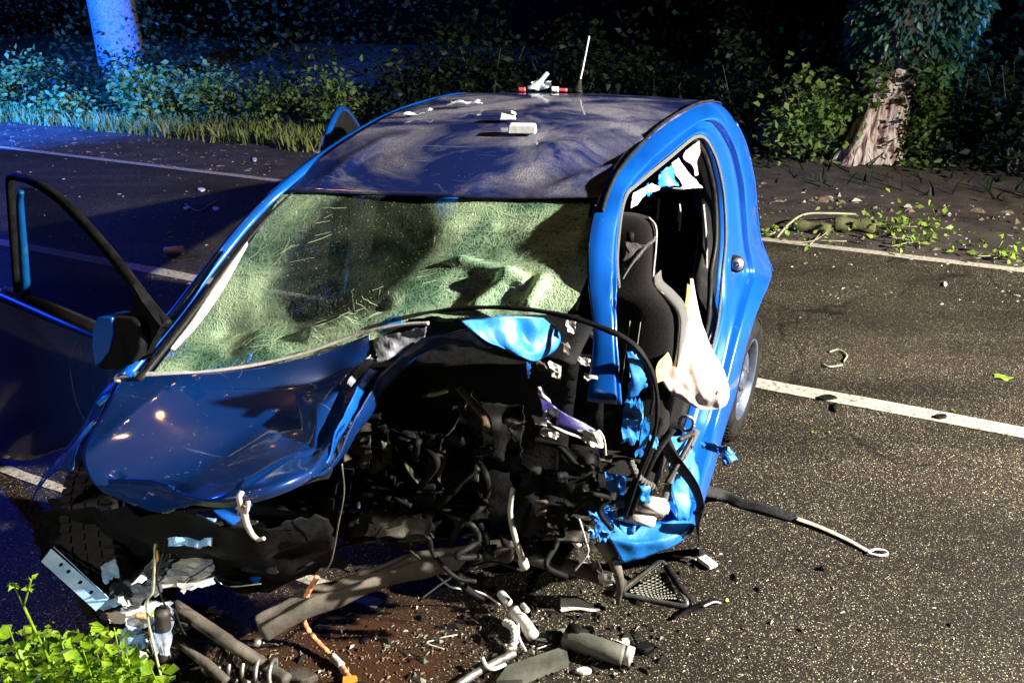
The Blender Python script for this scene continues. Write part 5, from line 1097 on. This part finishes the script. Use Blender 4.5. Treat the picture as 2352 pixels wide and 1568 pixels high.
for i in range(59):
    for q in range(36):
        c = np.mean([V[i*36+q], V[(i+1)*36+q]], axis=0); ang = math.atan2(c[1], c[0]-.1); mi.append(1 if (c[2] < 1.15+.25*math.sin(q*1.3) and -2.9 < ang < -.55) else 0)
mesh_obj('trunk', V, F, M_bark, it, mats=[M_strip], midx=mi)
r = np.random.RandomState(11); pts = []; dr_ = []
for i in range(9000):
    z = .1+2.9*r.rand()**.7; th = r.uniform(0, 2*PI); rad = (.30+.15*min(1, max(0, z-.8)/.8)+.16*r.rand()+.10*noise.noise(Vector((math.cos(th)*1.5, math.sin(th)*1.5, z*1.5))))
    cx = .12*z if z < 2.4 else .30+.03*(z-2.4)
    front = (-2.75 < (th-2*PI if th > PI else th) < -.95)
    if front and z < (1.12 if th > PI*1.62 or th < 0 else 1.3)+.25*noise.noise(Vector((th*3, 0, 0))): continue
    if (PI*.75 < th < PI*1.3) and z < 1.2: continue
    pts.append(np.array([cx+math.cos(th)*rad*1.15+.06, math.sin(th)*rad, z])); dr_.append((math.cos(th)*.5, math.sin(th)*.5, -.8))
V, F = leaves(pts, .085, dr_, r=r, up=.1); mesh_obj('ivy', V, F, M_ivy, it)
pts = [np.array([.34+r.randn()*.13, -.42+r.randn()*.08, .05+1.25*r.rand()]) for _ in range(800)]+[np.array([-.25+r.randn()*.10, -.30+r.randn()*.1, .75+.5*r.rand()]) for _ in range(160)]
V, F = leaves(pts, .085, r=r); mesh_obj('lower_ivy', V, F, M_lf_mid, it)
for a, b in (((-.45, -.3, .0), (-.15, -.15, .75)), ((-.55, -.1, .0), (-.2, -.05, .6))):
    tube('root', [a, tuple((np.array(a)+np.array(b))/2+np.array([.02, 0, -.05])), b], lambda u: .10-.03*u, M_strip, it, n=14, k=10)

def smooth_tree(c, path, radii, name, lb, m, crown=None, seed=0):
    t = thing(name, lb, 'tree', c); V, F = trunk_data(None, path, radii, seed, 50, 24, .05); mesh_obj('trunk', V, F, m, t)
    r = np.random.RandomState(seed); tp = np.array(path[-1])
    V, F, _ = join([tube_data([tp-np.array([0, 0, .5+k*.3]), tp+np.array([1.2*math.cos(k*2.1), 1.2*math.sin(k*2.1), .8]), tp+np.array([2.6*math.cos(k*2.1), 2.6*math.sin(k*2.1), 1.8])], lambda u: .10*(1-u)+.02, 10, 7) for k in range(5)]); mesh_obj('limb', V, F, m, t)
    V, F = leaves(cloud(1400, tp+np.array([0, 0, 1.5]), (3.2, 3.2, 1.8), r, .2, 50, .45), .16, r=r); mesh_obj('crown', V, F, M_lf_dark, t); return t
M_smooth = simple('pale_smooth_bark', (.07, .08, .09), (.20, .21, .22), 24, rough=.9, bump=.8, bscale=30, lo=.3, hi=.6)
lt = D(292, 190, 17.2); base = np.array([lt[0], lt[1], .3])
smooth_tree(base, [(0, 0, -.3), (-.05, 0, 1.4), (-.20, 0, 3.2), (-.3, 0, 5.5), (-.35, 0, 7.5)], [.44, .41, .40, .37, .3], 'pale_tree', 'smooth pale trunk lit blue at the upper left behind the verge shrubs', M_smooth, seed=3)
def shrub(c, rad, n, size, m, lb, seed, name='shrub', clump=30, cs=.16, cat='shrub', group='shrubs along the far verge'):
    r = np.random.RandomState(seed); t = thing(name, lb, cat, c, group)
    V, F = leaves(cloud(n, (0, 0, rad[2]*.75), rad, r, .15, clump, cs), size, r=r); V = [np.array([v[0], v[1], max(v[2], .01)]) for v in V]; mesh_obj('foliage', V, F, m, t)
    parts = []
    for q in range(6):
        a = 2*PI*q/6+r.rand(); parts.append(tube_data([(0.05*math.cos(a), .05*math.sin(a), 0), (rad[0]*.3*math.cos(a), rad[1]*.3*math.sin(a), rad[2]*.6), (rad[0]*.6*math.cos(a), rad[1]*.6*math.sin(a), rad[2]*1.2)], lambda u: .018*(1-u)+.004, 8, 5))
    V, F, _ = join(parts); mesh_obj('stem', V, F, M_bark, t); return t
def S(x, y, z=0): return G(x, y, z)
VB = FE_off+1.9
def vpt(a, b): q = CL+RD*a+RN*b; return np.array([q[0], q[1], .05])
def verge_at(x, extra=0):
    "point on the verge line behind the shoulder seen at photo column x"
    for k in range(400):
        q = vpt(-24+k*.1, VB+extra); v = q-OC; xx = 1176+2000*(v@RT)/(v@FW)
        if xx > x: return q
    return q
shrubs = [(60, .7, (.95, .7, .55), 900, M_lf_verge, 'blue green shrub at the far left edge of the verge', 1), (345, .6, (.95, .7, .62), 1100, M_lf_verge, 'bright leafy bush under the pale blue tree trunk', 2), (170, .3, (.6, .5, .22), 400, M_lf_verge, 'low bush between the far left shrub and the leafy bush', 3), (480, 1.0, (.8, .6, .5), 800, M_lf_verge, 'greyish green bush right of the bright leafy bush', 4), (620, 1.1, (.8, .6, .42), 800, M_lf_verge, 'fourth bush in the verge left of the door fin', 5), (770, 1.0, (.55, .5, .5), 600, M_lf_verge, 'green bush directly behind the blue door fin', 6),
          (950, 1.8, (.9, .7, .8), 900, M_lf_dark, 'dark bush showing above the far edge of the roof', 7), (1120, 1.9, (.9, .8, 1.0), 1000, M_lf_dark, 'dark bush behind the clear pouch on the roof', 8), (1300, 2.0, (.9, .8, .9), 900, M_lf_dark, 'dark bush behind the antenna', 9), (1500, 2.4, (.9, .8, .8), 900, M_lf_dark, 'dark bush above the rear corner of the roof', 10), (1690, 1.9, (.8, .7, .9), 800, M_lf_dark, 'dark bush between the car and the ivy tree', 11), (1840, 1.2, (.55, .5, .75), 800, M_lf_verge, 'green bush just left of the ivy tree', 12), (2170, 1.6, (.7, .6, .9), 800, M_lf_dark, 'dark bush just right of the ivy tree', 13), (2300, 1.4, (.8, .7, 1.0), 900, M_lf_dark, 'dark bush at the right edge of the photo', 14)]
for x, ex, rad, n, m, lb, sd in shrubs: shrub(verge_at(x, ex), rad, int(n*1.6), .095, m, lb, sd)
# grass along the verge
def grassy(n, a0, a1, b0, b1, h, m, seed, name='verge_grass'):
    r = np.random.RandomState(seed); V, F = [], []
    for i in range(n):
        a = r.uniform(a0, a1); q = vpt(a, VB+r.uniform(b0, b1)+.15*noise.noise(Vector((a*1.3, 0, 0)))); hh = h*(.4+.9*r.rand()); w = .010+.012*r.rand(); th = r.rand()*PI; lx, ly = r.randn()*hh*.35, r.randn()*hh*.35; o = len(V)
        cx, sx = math.cos(th)*w, math.sin(th)*w
        V += [(q[0]-cx, q[1]-sx, 0), (q[0]+cx, q[1]+sx, 0), (q[0]+lx*.4+cx*.8, q[1]+ly*.4+sx*.8, hh*.6), (q[0]+lx*.4-cx*.8, q[1]+ly*.4-sx*.8, hh*.6), (q[0]+lx, q[1]+ly, hh)]
        F += [(o, o+1, o+2, o+3), (o+3, o+2, o+4)]
    e = mesh_obj(name, V, F, m, smooth=False); e['kind'] = 'stuff'
grassy(9000, -20, 1.5, -.25, .9, .20, M_grass, 5)
grassy(2500, -20, 10, .2, 2.5, .28, M_lf_dark, 6, 'undergrowth')
# far wood that reads as one mass
r = np.random.RandomState(42); pts = []
for i in range(95000):
    a = r.uniform(-30, 16); b = VB+.5+8.6*r.rand()**1.7; q = vpt(a, b); z = r.rand()**.9*min(2.9, .35+(b-VB)*.55)
    if (q[0] > -.5 and b < VB+1.7) or math.hypot(q[0]-tbase[0], q[1]-tbase[1]) < 1.0: continue
    if noise.noise(Vector((q[0]*.6, q[1]*.6, z*.7)))+.12 < r.rand()*.35: continue
    pts.append(np.array([q[0], q[1], z]))
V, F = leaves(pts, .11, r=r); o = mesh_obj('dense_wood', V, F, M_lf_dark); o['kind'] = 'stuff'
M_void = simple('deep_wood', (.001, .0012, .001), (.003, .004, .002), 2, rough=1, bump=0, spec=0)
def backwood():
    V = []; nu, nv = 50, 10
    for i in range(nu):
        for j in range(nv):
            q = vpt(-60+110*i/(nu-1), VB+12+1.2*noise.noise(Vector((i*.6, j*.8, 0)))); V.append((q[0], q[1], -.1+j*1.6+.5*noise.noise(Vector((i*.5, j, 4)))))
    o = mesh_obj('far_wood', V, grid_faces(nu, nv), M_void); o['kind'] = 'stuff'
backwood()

# ------------------------------------------------------------------ weeds in the near verge
def weed(c, h, lean, nl, size, lb, seed, pairs=True, group='bright green weeds at the near verge'):
    r = np.random.RandomState(seed); t = thing('weed', lb, 'plant', c, group); top = np.array([lean[0], lean[1], h])
    P = crm([(0, 0, 0), top*.5+np.array([r.randn()*.01, r.randn()*.01, 0]), top], 16); V, F = tube_data(P, lambda u: .0032*(1-u*.6), 16, 6); mesh_obj('stem', V, F, M_lf_bright, t)
    pts, dr_ = [], []
    for i in range(nl):
        u = .45+.55*i/max(1, nl-1); k = min(15, int(u*15)); a = r.rand()*2*PI if not pairs else i*2.4
        for s in range(3):                                     # trifoliate clusters
            aa = a+(s-1)*.75; pts.append(P[k]+np.array([math.cos(a)*.018, math.sin(a)*.018, .006])); dr_.append((math.cos(aa), math.sin(aa), .35))
    V, F = leaves(pts, size, dr_, r=r, up=.9, shape=ROUND); mesh_obj('foliage', V, F, M_lf_bright, t); return t
wn_ = 0
r = np.random.RandomState(5)
def weed_spot(x, y, Y): return D(x, y, Y)
M_clump = M_lf_bright
# front weeds: tops at the photographed outline
tops = [(20, 1440), (55, 1490), (100, 1450), (135, 1455), (165, 1465), (205, 1455), (235, 1480), (262, 1440), (290, 1500), (315, 1520), (345, 1530), (40, 1540), (80, 1520), (120, 1510), (180, 1520), (220, 1530), (150, 1560), (265, 1545), (10, 1490), (190, 1490)]
for i, (x, y) in enumerate(tops):
    Yd = 1.46+.22*r.rand()+.0*(y < 1480); tp = D(x, y, Yd); c = np.array([tp[0]+.03*r.randn(), tp[1]+.03*r.randn(), 0.0]); h = tp[2]
    row = 'back' if y < 1475 else ('middle' if y < 1525 else 'front'); rk = sorted(q[0] for q in tops if (q[1] < 1475, 1475 <= q[1] < 1525, q[1] >= 1525)[('back', 'middle', 'front').index(row)]).index(x)
    weed(c, h, (tp[0]-c[0], tp[1]-c[1]), 26, .027, 'bright green weed in the %s row of the lower left clump, %s from the left' % (row, ('first', 'second', 'third', 'fourth', 'fifth', 'sixth', 'seventh', 'eighth', 'ninth')[rk]), i)
tw = D(38, 1330, 1.5); c = np.array([tw[0]+.06, tw[1], 0]); wt = thing('tall_weed', 'tall thin forked weed stalk with buds at the lower left edge', 'plant', c)
j_ = D(55, 1392, 1.5)-c
tube('stem', [(0, 0, 0), tuple(j_*.6+np.array([.02, 0, 0])), tuple(j_)], .0028, M_lf_bright, wt, n=14, k=6)
for x, y in ((30, 1338), (72, 1330), (66, 1350)): e = D(x, y, 1.5)-c; tube('side_stem', [tuple(j_), tuple(e)], .0018, M_lf_bright, wt, n=6, k=6); V, F = leaves([e]*5, .014, r=r); mesh_obj('bud', V, F, M_lf_bright, wt)
V, F = leaves([j_*.9, j_*.8, j_*.7, j_*.75, j_*.62], .045, r=r); mesh_obj('foliage', V, F, M_lf_bright, wt)
st = D(357, 1250, 1.55); c = np.array([st[0]-.01, st[1], 0]); wt = thing('tall_weed', 'single tall straight stalk right of the weed clump crossing the crushed rail', 'plant', c)
tube('stem', [(0, 0, 0), tuple((D(345, 1450, 1.55)-c)), tuple(D(352, 1350, 1.55)-c), tuple(D(357, 1250, 1.55)-c)], .0028, M_twig, wt, n=30, k=6)
V, F = leaves([D(351, 1400, 1.55)-c, D(357, 1255, 1.55)-c, D(345, 1500, 1.55)-c], .02, r=r); mesh_obj('bud', V, F, M_lf_bright, wt)
# low ground cover under the weeds
V, F = leaves([np.array([*(D(r.uniform(-120, 330), r.uniform(1500, 1700), 1.35+.5*r.rand()))[:2], .0])+np.array([0, 0, .02+.42*r.rand()*r.rand()]) for _ in range(2600)], .020, r=r, up=.6); o = mesh_obj('ground_cover', V, F, M_lf_bright); o['kind'] = 'stuff'

# two small sodium lamps of the support vehicles, beyond the frame, mirrored in the bonnet
def mirrored(x, y, s, dist, energy, col, size):
    "a lamp whose reflection in the bonnet is seen at that place"
    P = gridpts(hood_rows, 100, 120); Nn = gnormals(P); q = at(x, y, s=s)
    for i in range(100):
        for j in range(120): P[i, j] += Nn[i, j]*hood_fn(i/99, j/119, P[i, j])
    Nn = gnormals(P); Nn = sum(np.roll(np.roll(Nn, a, 0), b, 1) for a in range(-3, 4) for b in range(-3, 4)); Nn /= np.linalg.norm(Nn, axis=2, keepdims=True); i = np.linalg.norm(P-q, axis=2).argmin(); n = Nn.reshape(-1, 3)[i]; p = P.reshape(-1, 3)[i]
    if n[2] < 0: n = -n
    W = CAR+RI*p[0]+BK*p[1]+np.array([0, 0, p[2]]); n = RI*n[0]+BK*n[1]+np.array([0, 0, n[2]])
    d = W-OC; d /= np.linalg.norm(d); r_ = d-2*(d@n)*n; L = W+r_*dist; print('LAMP', L, r_)
    return light('amber_lamp', 'POINT', tuple(L), energy, col, size=size)
mirrored(365, 930, 0.0, 9, 160, (1, .42, .12), .16)
mirrored(283, 996, -.11, 9, 50, (1, .6, .3), .08)
